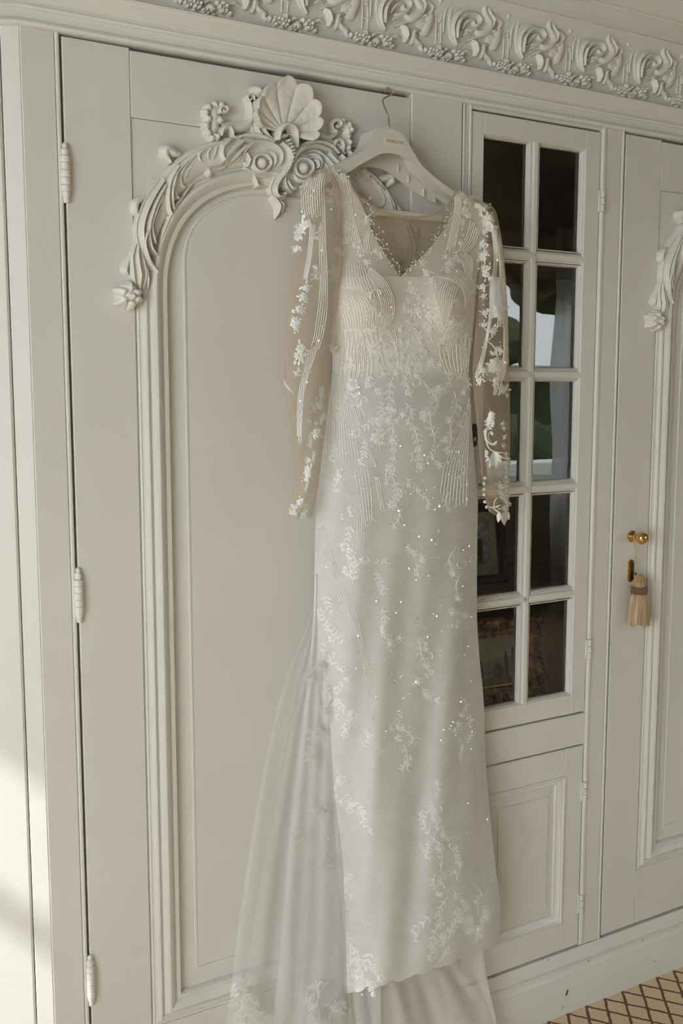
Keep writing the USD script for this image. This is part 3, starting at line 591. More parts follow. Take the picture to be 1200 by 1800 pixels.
# ------------------------------------------------------------------ frieze castings
def CF(*c): return chain(c, 3.4286, (850, 0))
KF = 0.00035
FY = -0.006
def SF(pts, w, h, **k): return stroke(CF(*pts), np.array(w) * KF * 1.32, np.array(h) * .85, y=FY, **k)
FM = [
    ('scroll', SF([(795, 238), (800, 215), (770, 205), (740, 222), (742, 265), (765, 310), (752, 350), (715, 368), (690, 350)], (16, 26, 28, 28, 30, 38, 40, 34, 14), (.010, .012, .013, .014, .015, .016, .016, .014, .010))),
    ('scroll', SF([(768, 300), (775, 280), (805, 285), (825, 310), (812, 340)], (14, 20, 24, 24, 12), (.008, .011, .012, .011, .008))),
    ('wing', SF([(598, 432), (578, 385), (578, 320), (605, 268), (650, 246), (690, 252)], (12, 34, 44, 46, 40, 20), (.008, .014, .016, .016, .014, .010), ribs=2)),
    ('wing', SF([(606, 330), (625, 285), (660, 262), (698, 268), (716, 296), (706, 322), (684, 320), (678, 302)], (14, 26, 28, 28, 26, 24, 18, 10), (.010, .014, .016, .016, .016, .016, .014, .012), ribs=1)),
    ('wing', SF([(640, 345), (660, 350), (690, 342), (706, 330)], (16, 34, 34, 14), (.008, .012, .012, .008), ribs=1)),
    ('wavy_leaf', SF([(815, 330), (812, 365), (800, 400), (785, 440), (760, 455)], (26, 40, 42, 38, 14), (.008, .012, .012, .010, .007), knob=.3)),
    ('wavy_leaf', SF([(770, 350), (775, 390), (760, 425)], (40, 60, 30), (.006, .008, .006))),
    ('base_leaf', SF([(670, 405), (690, 420), (700, 460), (690, 498)], (20, 40, 40, 16), (.010, .015, .015, .009), ribs=1)),
    ('base_leaf', SF([(640, 415), (680, 396), (720, 388)], (10, 18, 10), (.008, .011, .008))),
    ('base_leaf', SF([(715, 512), (728, 480), (735, 440), (755, 430)], (14, 24, 22, 10), (.008, .011, .011, .007))),
    ('base_leaf', SF([(745, 452), (735, 480), (760, 505), (775, 515)], (12, 24, 22, 10), (.008, .011, .010, .007))),
    ('ribbon', SF([(768, 498), (765, 525), (775, 545)], (16, 20, 10), (.008, .010, .007))),
    ('rose', rosette(CF((845, 548))[0], 31 * KF, .015, FY, petals=5, seed=.2)),
    ('rose', rosette(CF((812, 545))[0], 27 * KF, .013, FY, petals=5, seed=.8)),
    ('rose', rosette(CF((940, 562))[0], 32 * KF, .016, FY, petals=5, seed=.5)),
    ('rose_bud', dome_bump(CF((895, 566))[0], 28 * KF, 24 * KF, .013, FY, wob=.15, petals=4)),
    ('rose_bud', dome_bump(CF((853, 520))[0], 16 * KF, 14 * KF, .012, FY, wob=.1, petals=3)),
    ('rose_bud', dome_bump(CF((785, 535))[0], 17 * KF, 17 * KF, .011, FY, wob=.15, petals=4)),
    ('rose_bud', dome_bump(CF((905, 595))[0], 18 * KF, 13 * KF, .009, FY, wob=.15, petals=4)),
    ('rose_bud', dome_bump(CF((862, 268))[0], 20 * KF, 19 * KF, .010, FY, wob=.15, petals=4)),
    ('rose', rosette(CF((872, 586))[0], 24 * KF, .015, FY, petals=5, seed=1.1)),
    ('rose_bud', dome_bump(CF((918, 540))[0], 15 * KF, 14 * KF, .013, FY, wob=.15, petals=4)),
    ('rose_bud', dome_bump(CF((965, 585))[0], 17 * KF, 15 * KF, .011, FY, wob=.15, petals=4)),
    ('rose_bud', dome_bump(CF((832, 580))[0], 17 * KF, 15 * KF, .010, FY, wob=.15, petals=4)),
    ('swag_leaf', SF([(960, 545), (985, 535), (1005, 548)], (8, 20, 6), (.006, .010, .005))),
    ('swag_leaf', SF([(870, 545), (885, 530), (905, 528)], (8, 16, 6), (.008, .012, .006))),
    ('swag_leaf', SF([(795, 570), (810, 592), (832, 600)], (8, 18, 6), (.006, .009, .005))),
    ('wing', SF([(592, 400), (590, 350), (604, 305), (634, 276)], (6, 12, 14, 8), (.016, .0215, .0215, .017))),
    ('wing', SF([(622, 350), (640, 312), (668, 296), (690, 304)], (8, 16, 16, 8), (.010, .015, .015, .010))),
    ('wing', SF([(628, 385), (648, 368), (672, 372)], (8, 18, 8), (.007, .011, .007))),
    ('scroll', SF([(756, 232), (762, 262), (780, 300), (770, 345)], (5, 10, 12, 6), (.014, .018, .020, .016))),
    ('wavy_leaf', SF([(760, 360), (790, 352), (806, 362)], (10, 20, 8), (.008, .013, .007))),
    ('wavy_leaf', SF([(752, 395), (780, 392), (796, 402)], (10, 20, 8), (.008, .012, .007))),
    ('lattice_bar', SF([(846, 330), (843, 420), (838, 500)], (6, 8, 6), (.004, .005, .004))),
    ('lattice_bar', SF([(868, 340), (866, 430), (862, 500)], (6, 8, 6), (.004, .005, .004))),
    ('lattice_bar', SF([(846, 440), (862, 446), (878, 452)], (6, 8, 6), (.004, .005, .004))),
    ('bud_leaf', SF([(885, 275), (860, 290), (835, 282)], (8, 14, 8), (.005, .008, .005))),
    ('bud_leaf', SF([(848, 375), (862, 372), (852, 388)], (10, 18, 8), (.005, .008, .005))),
    ('reed', SF([(935, 275), (915, 320), (905, 370), (900, 420)], (8, 14, 14, 8), (.005, .008, .008, .005))),
    ('reed', SF([(912, 270), (890, 320), (880, 370), (876, 440)], (8, 12, 12, 8), (.005, .007, .007, .005))),
]
fz = holder('trim_1', label='plaster frieze of scrolls, wings and rose swags above the cupboards', kind='structure', cat='frieze')
PER = 0.168
org = 1.672
for k in range(-8, 4):
    mt = holder('scroll_motif', fz)
    for n_, m_ in FM: obj(n_, shift(m_, (PER * k, 0, 0)), M_CARVE, mt, smooth=50)

# ------------------------------------------------------------------ the glazed door
gd = holder('door_3', label='glazed cream cabinet door with ten panes beside the dress', kind='structure', cat='glazed door')
GX = [(1.345, 1.4735), (1.4955, 1.624)]
GZ = [(0.519, 0.298), (0.272, 0.045), (0.022, -0.203), (-0.228, -0.449), (-0.475, -0.701)]
yf = 0.001
x0, x1, zt, zb = 1.3145, 1.6675, 0.5605, -0.7475
obj('stile', zbox(x0, GX[0][0], yf, 0.03, zb, zt), M_PAINT, gd)
obj('stile', zbox(GX[1][1], x1, yf, 0.03, zb, zt), M_PAINT, gd)
obj('rail', zbox(GX[0][0], GX[1][1], yf, 0.03, GZ[0][0], zt), M_PAINT, gd)
obj('rail', zbox(GX[0][0], GX[1][1], yf, 0.03, zb, GZ[-1][1]), M_PAINT, gd)
BAR = [(-0.0112, -0.026), (-0.0112, -0.007), (-0.008, -0.0055), (-0.0072, -0.002), (-0.0045, 0.0002), (0.0045, 0.0002), (0.0072, -0.002), (0.008, -0.0055), (0.0112, -0.007), (0.0112, -0.026)]
def bar(a, b):
    a, b = np.array(a) + [0, Z0], np.array(b) + [0, Z0]
    return mould(np.array([a, (a + b) / 2, b]), BAR, y=yf)
xm = (GX[0][1] + GX[1][0]) / 2
obj('glazing_bar', bar((xm, GZ[-1][1] - .001), (xm, GZ[0][0] + .001)), M_PAINT, gd)
for k in range(4):
    zm = (GZ[k][1] + GZ[k + 1][0]) / 2
    for a, b in GX: obj('glazing_bar', bar((a - 0.008, zm), (b + 0.008, zm)), M_PAINT, gd)
for r_ in GZ:
    for a, b in GX:
        P = np.array([(a, r_[1]), (b, r_[1]), (b, r_[0]), (a, r_[0])]) + [0, Z0]
        obj('pane_bead', mould(P, [(0.0, -0.022), (0.0, -0.004), (0.0016, -0.0045), (0.003, -0.010), (0.0042, -0.0125), (0.0042, -0.024)], closed=True, y=yf), M_PAINT, gd)
        g = slab(a - 0.003, b + 0.003, yf + 0.017, yf + 0.0172, r_[1] + Z0 - 0.003, r_[0] + Z0 + 0.003)
        q = trimesh.Trimesh([(a - .003, yf + .017, r_[1] + Z0 - .003), (b + .003, yf + .017, r_[1] + Z0 - .003), (b + .003, yf + .017, r_[0] + Z0 + .003), (a - .003, yf + .017, r_[0] + Z0 + .003)], [(0, 1, 2), (0, 2, 3)], process=False)
        obj('pane', q, M_GLASS, gd, smooth=False)
def butt_hinge(z, x=1.6725, h=0.046, seed=0):
    ms = []
    a = zbox(x - 0.010, x + 0.010, -0.0035, 0.0, z - h / 2, z + h / 2, 0.001)
    ms.append(('leaf', a, M_PAINT))
    for k in range(3):
        t0, t1 = z + h / 2 - k * h / 3 - 0.0008, z + h / 2 - (k + 1) * h / 3 + 0.0008
        ms.append(('knuckle', lathe([(0, t0), (.0042, t0), (.0046, t0 - .0006), (.0046, t1 + .0006), (.0042, t1), (0, t1)], 12, 'z', (x, -0.0045, Z0)), M_PAINT))
    for k in range(2):
        ms.append(('screw', dome_bump((x + 0.006, z + Z0 + (k - .5) * h * 0.5), .0016, .0016, .0006, y=-0.0035, n=3, k=8), M_CHIP))
    return ms
for par, zs in ((gd, (0.413, -0.598)),):
    for z in zs:
        h_ = holder('hinge', par)
        for n_, m_, mm in butt_hinge(z): obj(n_, m_, mm, h_)
# lock plate
lk = holder('lock_plate', gd, label='dark bronze keyhole plate')
lx, lz = XZ(833, 765)
pl = Polygon([(lx + 0.0075 * np.sign(np.cos(t)) * abs(np.cos(t)) ** .7, lz + 0.024 * np.sign(np.sin(t)) * abs(np.sin(t)) ** .8) for t in np.linspace(0, 2 * np.pi, 33)[:-1]])
obj('plate', extrude(pl, -0.0025, 0.002), M_OLDMETAL, lk)
obj('keyhole', cat([lathe([(0, -.0028), (.0022, -.0028), (.0022, -.002), (0, -.002)], 10, 'y', (lx, 0, lz + .003)), slab(lx - .001, lx + .001, -.0028, -.002, lz - .007, lz + .002)]), M_DARK, lk)
obj('lock_collar', lathe([(.0028, -.002), (.004, -.0045), (.0046, -.003), (.0046, -.002)], 14, 'y', (lx, 0, lz + .004)), plain('worn_nickel', (.6, .57, .5), .3, 1.0), lk)
obj('bolt_slot', box(lx - .0028, lx + .0028, -.0045, -.002, lz - .012, lz - .004, .0008), M_SHELF, lk)

# small panelled door under it
sd = holder('door_4', label='small cream panelled cupboard door under the glazed door', kind='structure', cat='cupboard door')
x1 = 1.6665; zt, zb = -0.8295, -1.3265
PO = (1.379, 1.610, -1.256, -0.895)
obj('stile', zbox(x0, PO[0], 0.0, 0.03, zb, zt), M_PAINT, sd)
obj('stile', zbox(PO[1], x1, 0.0, 0.03, zb, zt), M_PAINT, sd)
obj('top_rail', zbox(PO[0] + .0003, PO[1] - .0003, 0.0, 0.03, PO[3], zt), M_PAINT, sd)
obj('bottom_rail', zbox(PO[0] + .0003, PO[1] - .0003, 0.0, 0.03, zb, PO[2]), M_PAINT, sd)
P = np.array([(PO[0], PO[2]), (PO[1], PO[2]), (PO[1], PO[3]), (PO[0], PO[3])]) + [0, Z0]
obj('panel_moulding', mould(P, [(-0.002, -.002), (-0.001, .0035), (.003, .004), (.0055, .001), (.0075, .001), (.009, -.004), (.012, -.0075), (.016, -.009), (.018, -.0075), (.020, -.009), (.021, -.013)], closed=True), M_PAINT, sd)
obj('raised_panel', mould(P, [(.020, -.012), (.0415, -.009), (.0425, -.0065), (.044, -.006), (.1, -.006)], closed=True), M_PAINT, sd)
obj('raised_field', zbox(PO[0] + .05, PO[1] - .05, 0.0055, 0.02, PO[2] + .05, PO[3] - .05, .0002), M_PAINT, sd)
for z in (-0.942, -1.222):
    h_ = holder('hinge', sd)
    for n_, m_, mm in butt_hinge(z, 1.671): obj(n_, m_, mm, h_)

# inside of the glazed cabinet
ci = holder('wall_inner', label='dark brown inside of the glazed cabinet with its shelves', kind='structure', cat='cabinet inside')
CY = 0.34
obj('side_panel', slab(1.765, 1.78, 0.055, CY, 0.66, 2.10), M_INSIDE, ci, smooth=False)
obj('side_panel', slab(1.22, 1.235, 0.055, CY, 0.66, 2.10), M_INSIDE, ci, smooth=False)
obj('back_panel', slab(1.22, 1.78, CY, CY + 0.012, 0.66, 2.10), M_INSIDE, ci, smooth=False)
obj('top_panel', slab(1.22, 1.78, 0.03, CY, 2.09, 2.105), M_INSIDE, ci, smooth=False)
obj('front_return', cat([slab(1.22, 1.312, 0.05, 0.055, 0.66, 2.1), slab(1.672, 1.78, 0.05, 0.055, 0.66, 2.1)]), M_INSIDE, ci, smooth=False)
SHZ = [0.050, -0.215, -0.447, -0.738, 0.285]
for z in SHZ: obj('shelf', slab(1.235, 1.765, 0.045, CY, z + Z0 - 0.016, z + Z0), M_SHELF, ci, smooth=False)

# ------------------------------------------------------------------ knob, key plate and tassel
dk = doors['door_2']
kx, kz = XZ(1108, 943)
kx, kz = 1.800, -0.343 + Z0
kb = holder('knob', dk, label='round polished brass knob')
obj('rose_plate', lathe([(0, .001), (.0135, .001), (.0145, -.001), (.0135, -.0035), (.009, -.0055), (.0055, -.008), (0, -.008)], 28, 'y', (kx, 0, kz)), M_GOLD, kb)
obj('ball', lathe([(.0048, -.006), (.0045, -.016), (.0065, -.0185), (.011, -.022), (.0145, -.028), (.0155, -.034), (.0140, -.040), (.0095, -.0445), (.004, -.046), (0, -.0462)], 28, 'y', (kx, 0, kz)), M_GOLD, kb)
ek = holder('key_plate', dk, label='long brass key plate with rounded ends')
ex, ez = XZ(1107, 1003)
def stadium(x, z, w, h, n=12):
    a = np.linspace(0, np.pi, n)
    return Polygon(np.vstack([np.stack([x + w * np.cos(a), z + h - w + w * np.sin(a)], 1), np.stack([x - w * np.cos(a), z - h + w - w * np.sin(a)], 1)]))
obj('plate', cat([extrude(stadium(ex, ez, .0088, .027), -.003, .001), extrude(stadium(ex, ez, .0072, .0254), -.0045, -.003)]), M_GOLD, ek, smooth=60)
obj('key_cover', extrude(stadium(ex + .0008, ez - .001, .0052, .021), -.0062, -.0045), plain('aged_brass', (.13, .085, .045), .3, .9), ek, smooth=60)
ts = holder('tassel', label='gold silk tassel hanging by a cord from the brass knob', cat='tassel')
tx, tz0, ty = kx + .0005, kz, -.0125
cxx, knot = tx + .004, kz - .088
TS = 1.5
for s_ in (-1, 1):
    pts = spline([(tx, ty, tz0 + .0062), (tx + s_ * .006, ty, tz0 + .001), (tx + s_ * .005, ty - .001, tz0 - .02), (tx + s_ * .0012 + .002, ty - .002, tz0 - .06), (cxx, ty - .002, knot)], 24)
    obj('cord', tube(pts, .0010, 6), M_CORD, ts)
obj('cord_knot', dome_bump((cxx, knot), .003, .0035, .003, y=ty - .001), M_TASSEL_DARK, ts)
def fluted(prof, nfl, amp, at, n=72, tw=0.0):
    pr = np.asarray(prof, float); a = np.arange(n) * 2 * np.pi / n
    A, R = np.meshgrid(a, pr[:, 0] * TS); T = np.broadcast_to(pr[:, 1:2] * TS, R.shape)
    R = R * (1 + amp * np.cos(nfl * A + tw * T) + amp * .5 * np.cos((nfl * 2 + 3) * A + 1.3))
    m = grid_mesh(np.stack([R * np.cos(A), R * np.sin(A), T], -1) + np.asarray(at), len(pr), n, True)
    if m.volume < 0: m.invert()
    return m
at = (cxx, ty - .013, knot)
obj('head', fluted([(.0005, .001), (.005, -.002), (.0088, -.008), (.0102, -.015), (.0104, -.0245)], 11, .05, at), M_TASSEL, ts)
obj('binding', cat([tube(np.stack([at[0] + TS * (.0117 + .0006 * (k % 2)) * np.cos(a_), at[1] + TS * .0117 * np.sin(a_), at[2] - TS * (.0205 + .0022 * k - .0006 * np.sin(9 * a_ + k))], 1), .0025, 6) for k in range(5) for a_ in [np.linspace(0, 2 * np.pi, 40)]]), M_TASSEL_DARK, ts)
rt = np.random.default_rng(5)
sk = []
for k in range(34):
    a0 = k / 34 * 2 * np.pi; r0 = .0098 * TS; r1 = (.0155 + .0015 * rt.random()) * TS; L = (.047 + .006 * rt.random()) * TS
    q = [(at[0] + (r0 + (r1 - r0) * t ** .7) * np.cos(a0 + .05 * np.sin(4 * t + k)), at[1] + (r0 + (r1 - r0) * t ** .7) * np.sin(a0), at[2] - TS * .029 - L * t) for t in np.linspace(0, 1, 7)]
    obj('strand', tube(q, TS * np.array([.0013, .0017, .0018, .0018, .0019, .0019, .0015]), 6), M_TASSEL_PALE if rt.random() < .35 else M_TASSEL, ts)
obj('core', lathe([(0, -.042), (.0135, -.043), (.0205, -.080), (.0215, -.112), (0, -.112)], 18, 'z', at), M_TASSEL, ts)

# ------------------------------------------------------------------ framed pictures inside the cabinet
def shape_art(parts): return parts
M_SKYP = plain('print_pale', (0.32, 0.31, 0.26), .8); M_PRG = plain('print_grey', (0.17, 0.16, 0.13), .8); M_PRD = plain('print_dark', (0.055, 0.052, 0.045), .8)
M_PHO = mat('old_photo_print', {'g': ('geometry', {}), 'n': ('noise_texture', {'scale': 85, 'detail': 5, 'roughness': .65}), 'r': ('rgb_ramp', {'ramp': [(0.38, (.05, .048, .04)), (.5, (.2, .19, .16)), (.62, (.46, .43, .36))]}), 'p': ('principled_bsdf', {'roughness': .35})},
            [('g.position', 'n.vector'), ('n.fac', 'r.fac'), ('r.color', 'p.base_color')])
def leaning(build, base, rotz, lean):
    """Builds a frame in its own plane (x to the right, z up from its foot, y towards the wall), leans it back and stands it on a shelf."""
    R = trimesh.transformations.rotation_matrix(rotz, (0, 0, 1)) @ trimesh.transformations.rotation_matrix(-lean, (1, 0, 0))
    R[:3, 3] = base
    for parent, n_, m_, mm in build:
        m_ = m_.copy(); m_.apply_transform(R); obj(n_, m_, mm, parent)
def frame_ring(w, h, prof, z0=0.0):
    P = np.array([(-w / 2, 0), (w / 2, 0), (w / 2, h), (-w / 2, h)])
    return mould(P, prof, closed=True)
# black frame with a cream mat, on the fourth shelf
bf = holder('picture_frame', label='black picture frame with cream mat and old photograph behind the fourth row of panes', cat='picture frame', group=None)
W, H = .165, .185
BP = [(0, .0), (0, -.012 + .024), (.002, .014), (.014, .013), (.017, .009), (.019, .009), (.0195, .003)]
pb = [(bf, 'frame', frame_ring(W, H, BP), M_BLACKFRAME), (bf, 'backing', slab(-W / 2, W / 2, 0.0, .006, 0, H), M_BLACKFRAME), (bf, 'mat', slab(-W / 2 + .018, W / 2 - .018, -.003, 0.0, .018, H - .018), M_MAT),
      (bf, 'photograph', slab(-W / 2 + .038, W / 2 - .038, -.0036, -.0031, .040, H - .040), M_PHO), (bf, 'stand', slab(-.02, .02, .006, .010, 0.0, H * .6), M_BLACKFRAME)]
for (a, b, c_, d_) in ((-.03, -.012, .05, .11), (-.010, .004, .05, .125), (.008, .022, .05, .105)):
    pb.append((bf, 'printed_shape', slab(a, b, -.0040, -.0037, c_, d_), M_PRD))
leaning(pb, (1.524 - .078, .135, SHZ[2] + Z0 + .0005), math.radians(-6), math.radians(9))
# gilt frame with a landscape print, on the lowest shelf
gf = holder('picture_frame', label='ornate gilt picture frame with a landscape print on the lowest shelf', cat='picture frame')
W, H = .255, .205
GP = [(0, 0), (0, .014), (.006, .020), (.016, .023), (.030, .021), (.040, .012), (.043, .014), (.047, .013), (.049, .005), (.049, .002)]
pg = [(gf, 'frame', frame_ring(W, H, GP), M_GILT), (gf, 'backing', slab(-W / 2, W / 2, 0, .006, 0, H), M_BLACKFRAME), (gf, 'print', slab(-W / 2 + .046, W / 2 - .046, -.003, 0, .046, H - .046), plain('print_sky', (.30, .30, .25), .6))]
ww, z1_, z2_ = W / 2 - .049, .05, H - .049
def art(pts): return extrude(Polygon(pts), -.0036, -.0031)
pg += [(gf, 'printed_shape', art([(-ww, z1_), (ww, z1_), (ww, z1_ + .018), (-ww, z1_ + .014)]), M_PRG),
       (gf, 'printed_shape', art([(-ww, z1_ + .018), (ww, z1_ + .02), (ww, z1_ + .055), (.02, z1_ + .06), (-.02, z1_ + .053), (-ww, z1_ + .06)]), M_PRG)]
pg += [(gf, 'printed_shape', shift(art([(a, z1_ + .012), (b, z1_ + .012), (b, t), ((a + b) / 2, t + .012), (a, t)]), (0, -.0004, 0)), M_PRD) for a, b, t in ((-.052, -.038, z1_ + .045), (-.012, .018, z1_ + .036), (.022, .030, z1_ + .062), (.042, .075, z1_ + .075))]
rg = np.random.default_rng(11)
for side in range(4):
    L = W if side % 2 == 0 else H
    nn = int(L / .024)
    for k in range(nn):
        s0 = (k + .5) / nn * L
        c = {0: (-W / 2 + s0, .019), 1: (W / 2 - .019, s0), 2: (-W / 2 + s0, H - .019), 3: (-W / 2 + .019, s0)}[side]
        if k % 2: pg.append((gf, 'gilt_flower', rosette(c, .0155, .013, -.016, petals=5, seed=rg.random()), M_GILT))
        else:
            a0 = rg.random() * 6
            pg.append((gf, 'gilt_scroll', stroke([(c[0] + .013 * math.cos(a0 + t) * (1 - t / 7), c[1] + .013 * math.sin(a0 + t) * (1 - t / 7)) for t in np.linspace(0, 4.5, 9)], [.003, .008, .008, .006, .003], [.006, .012, .012, .010, .006], y=-.017), M_GILT))
leaning(pg, (1.637 - .127, .125, SHZ[3] + Z0 + .0005), math.radians(-5), math.radians(7))
# a small frame half behind the sleeve, on the third shelf
hf = holder('picture_frame', label='small dark frame half hidden behind the lace sleeve, third row of panes', cat='picture frame')
W, H = .13, .16
ph = [(hf, 'frame', frame_ring(W, H, BP), M_BLACKFRAME), (hf, 'backing', slab(-W / 2, W / 2, 0.0, .006, 0, H), M_BLACKFRAME), (hf, 'mat', slab(-W / 2 + .018, W / 2 - .018, -.003, 0.0, .018, H - .018), M_MAT), (hf, 'photograph', slab(-W / 2 + .036, W / 2 - .036, -.0036, -.0031, .036, H - .036), M_PHO)]
leaning(ph, (1.345, .12, SHZ[1] + Z0 + .0005), math.radians(-4), math.radians(8))
# dark plate at the top
pt = holder('plate', label='dark round plate standing behind the top left pane', cat='plate')
px_, pz_ = XZ(849, 316, .12)
obj('rim', lathe([(.021, .119), (.024, .115), (.029, .113), (.031, .116), (.031, .121), (.021, .122)], 40, 'y', (px_ - .004, 0, SHZ[4] + Z0 + .0315)), M_OLDMETAL, pt)
obj('well', lathe([(0, .121), (.0215, .119), (.0215, .123), (0, .125)], 40, 'y', (px_ - .004, 0, SHZ[4] + Z0 + .0315)), M_INSIDE, pt)

# ------------------------------------------------------------------ beyond the garden window (seen in the cabinet glass)
M_DRAPE = sheer('white_curtain', (.85, .85, .83), .9, .1, tr=.8); M_BLIND = plain('tan_blind', (.42, .34, .24), .8)
def drape(x0, x1, z0, z1, y, nf, ph):
    u = np.linspace(0, 1, nf * 8); zz = np.linspace(z0, z1, 12)
    Uu, Zz = np.meshgrid(u, zz)
    v = np.stack([x0 + (x1 - x0) * (Uu + .02 * np.sin(7 * Zz + 9 * Uu)), y + .035 * np.sin(2 * np.pi * nf * Uu + ph + .5 * np.sin(3 * Zz)), Zz], -1)
    m = grid_mesh(v, len(zz), len(u)); return m
tag(stage.GetPrimAtPath(obj('curtain', drape(4.52, 5.3, .02, 2.5, ROOM['y0'] + .22, 6, 0), M_DRAPE)), 'white curtain at one side of the garden window', 'curtain')
u = np.linspace(-1, 1, 30); zz = np.linspace(0, 1, 14); Uu, Zz = np.meshgrid(u, zz)
bl = grid_mesh(np.stack([(WIN2['x0'] + WIN2['x1']) / 2 + .99 * Uu, ROOM['y0'] + .05 + .03 * np.sin(Zz * 16), 2.5 - Zz * (.28 + .16 * np.abs(np.sin(Uu * np.pi * 1.5)))], -1), 14, 30)
tag(stage.GetPrimAtPath(obj('swag_blind', bl, M_BLIND)), 'tan swagged blind over the garden window', 'blind')
M_LAWN = paint('lawn', (.10, .14, .05), .9); M_STONE = plain('pale_stone', (.72, .71, .68), .8); M_LEAF = paint('tree_leaves', (.05, .075, .03), .8, vary=.3); M_TRUNK = plain('pale_trunk', (.20, .18, .14), .9)
tag(stage.GetPrimAtPath(obj('lawn', slab(-8, 24, -26, ROOM['y0'] - .25, -.4, -.3), M_LAWN, smooth=False)), 'green lawn outside the garden window', 'lawn', kind='structure')
def blob(c, r, seed, sq=.8):
    m = trimesh.creation.icosphere(3, 1.0); v = m.vertices
    m.vertices = v * (r * (.72 + .6 * meshkit.fbm(v * 1.8 + seed, 4, seed)))[:, None] * [1, 1, sq] + c; return m
for k, (x, y, h, r, lab) in enumerate(((8.3, -9.6, 3.1, .75, 'rounded dark green tree outside the garden window'), (10.6, -13.5, 4.0, 1.2, 'taller dark green tree further along the lawn'), (15.2, -14.5, 5.4, 1.5, 'farthest dark green tree at the end of the lawn'))):
    t = holder('garden_tree', label=lab, cat='tree')
    obj('trunk', tube(spline([(x, y, -.35), (x + .1, y, h * .3), (x - .05, y, h * .6)], 8), np.linspace(.16, .08, 8), 8), M_TRUNK, t)
    gg = np.random.default_rng(k + 3)
    obj('crown', cat([blob((x + gg.normal() * r * .35, y + gg.normal() * .3, h * .72 + gg.normal() * r * .35), r * .55, k * 9 + j) for j in range(5)]), M_LEAF, t)
tw_ = holder('garden_wall', label='low pale stone garden wall beyond the lawn', cat='garden wall', kind='structure')
obj('wall_body', slab(-2, 24, -6.6, -6.35, -.3, .62), M_STONE, tw_, smooth=False); obj('coping', slab(-2, 24, -6.68, -6.27, .62, .74), M_STONE, tw_, smooth=False)
ft = holder('garden_terrace', label='pale upper terrace wall far behind the hedge', cat='terrace wall', kind='structure')
obj('wall_body', slab(-2, 24, -17.2, -16.8, -.3, 1.7), M_LEAF, ft, smooth=False); obj('coping', slab(-2, 24, -17.3, -16.7, 1.7, 2.05), M_STONE, ft, smooth=False)
tag(stage.GetPrimAtPath(obj('clipped_hedge', cat([blob((x, -8.6, .55 + .12 * math.sin(x * 1.7)), .62, int(x * 7)) for x in np.arange(-1, 23, .6)]), M_LEAF)), 'dark clipped hedge behind the garden wall', 'hedge')

# ================================================================== the hanger
HC = -0.044
hg = holder('clothes_hanger', label='cream plastic clothes hanger hooked over the top of the door', cat='clothes hanger')
def HX(*c): return XZ([a[0] for a in c], [a[1] for a in c], HC - .022)
top = [(546, 320), (574, 300), (600, 285), (622, 274), (640, 262), (650, 248), (655, 232), (660, 226), (684, 225), (707, 235), (714, 244), (720, 255), (729, 271), (742, 291), (771, 317), (800, 337), (835, 357), (868, 376)]
low = [(870, 392), (835, 374), (793, 345), (752, 311), (730, 291), (715, 278), (693, 270), (671, 270), (658, 276), (632, 290), (614, 302), (585, 318), (548, 336)]
P = Polygon(np.vstack([spline(HX(*top), 90), spline(HX(*low), 70)])).buffer(0).buffer(.002).buffer(-.002)
y0, y1 = HC - .022, HC + .022
outer = man(extrude(P, y0, y1))
sw = manifold3d.Manifold.batch_boolean([man(shift(extrude(P.buffer(-.0002), y0 + .004, y1 - .004), (0, 0, -d))) for d in (.0045, .010, .018, .027)], manifold3d.OpType.Add)
bm = (outer - sw).to_mesh()
obj('body', trimesh.Trimesh(bm.vert_properties[:, :3], bm.tri_verts), M_PLASTIC, hg, smooth=30)
bk = [q for q in np.vstack([spline(HX((640, 266), (660, 250), (690, 250), (712, 258), (742, 300), (786, 334)), 40), spline(HX((786, 352), (752, 334), (725, 312), (700, 294), (680, 288), (660, 286), (640, 292)), 40)])]
obj('back_wall', extrude(Polygon(bk).buffer(0), y1 - .0055, y1 - .001), M_PLASTIC, hg, smooth=30)
for q in ((717, 281), (735, 300), (762, 325)):
    x, z = XZ(*q, HC - .02)
    obj('rib', slab(x - .0006, x + .0006, y1 - .0105, y1 - .0035, z - .016, z - .002), M_PLASTIC, hg, smooth=False)
b0, b1 = XZ(636, 366, HC), XZ(800, 391, HC)
zc = (b0[1] + b1[1]) / 2
obj('trouser_bar', box(b0[0] - .02, b1[0] + .03, HC - .006, HC + .006, zc - .0065, zc + .0065, .002), M_PLASTIC, hg)
for x, q in ((b0[0] - .018, 0), (b1[0] + .028, 1)):
    obj('bar_arm', box(x - .004, x + .004, HC - .004, HC + .004, zc, zc + (.045 if q == 0 else .022), .001), M_PLASTIC, hg)
# label plate
q = XZ([670, 714, 719, 672], [235, 248, 264, 249], y0)
cxp, czp = XZ(694, 249.5, y0)
plate = Polygon([(cxp + sx * a, czp + sz * b) for sx, sz, a, b in ((-1, -1, .024, .0095), (1, -1, .024, .0095), (1, 1, .024, .0095), (-1, 1, .024, .0095))]).buffer(-.006).buffer(.006)
obj('label_plate', extrude(plate, y0 - .0012, y0 + .001), M_PLASTIC2, hg, smooth=50)
tm = meshkit.text_mesh('PRONOVIAS', .0054, .0004, bold=False)
tm.vertices = tm.vertices * [1, 1, 1]; w_ = tm.bounds[1, 0] - tm.bounds[0, 0]; s_ = .0375 / w_
vv = tm.vertices.copy(); tm.vertices = np.stack([cxp + (vv[:, 0] - tm.bounds[0, 0]) * s_ - .0375 / 2, y0 - .0012 - vv[:, 2] * 1.0, czp + vv[:, 1] - .0027], 1)
tm.invert() if tm.volume < 0 else None
obj('lettering', tm, M_LETTER, hg, smooth=False, label='gold printed lettering')
hx, hz = XZ(683, 226, HC)
tx_, tz_ = XZ(675, 156, 0.0)
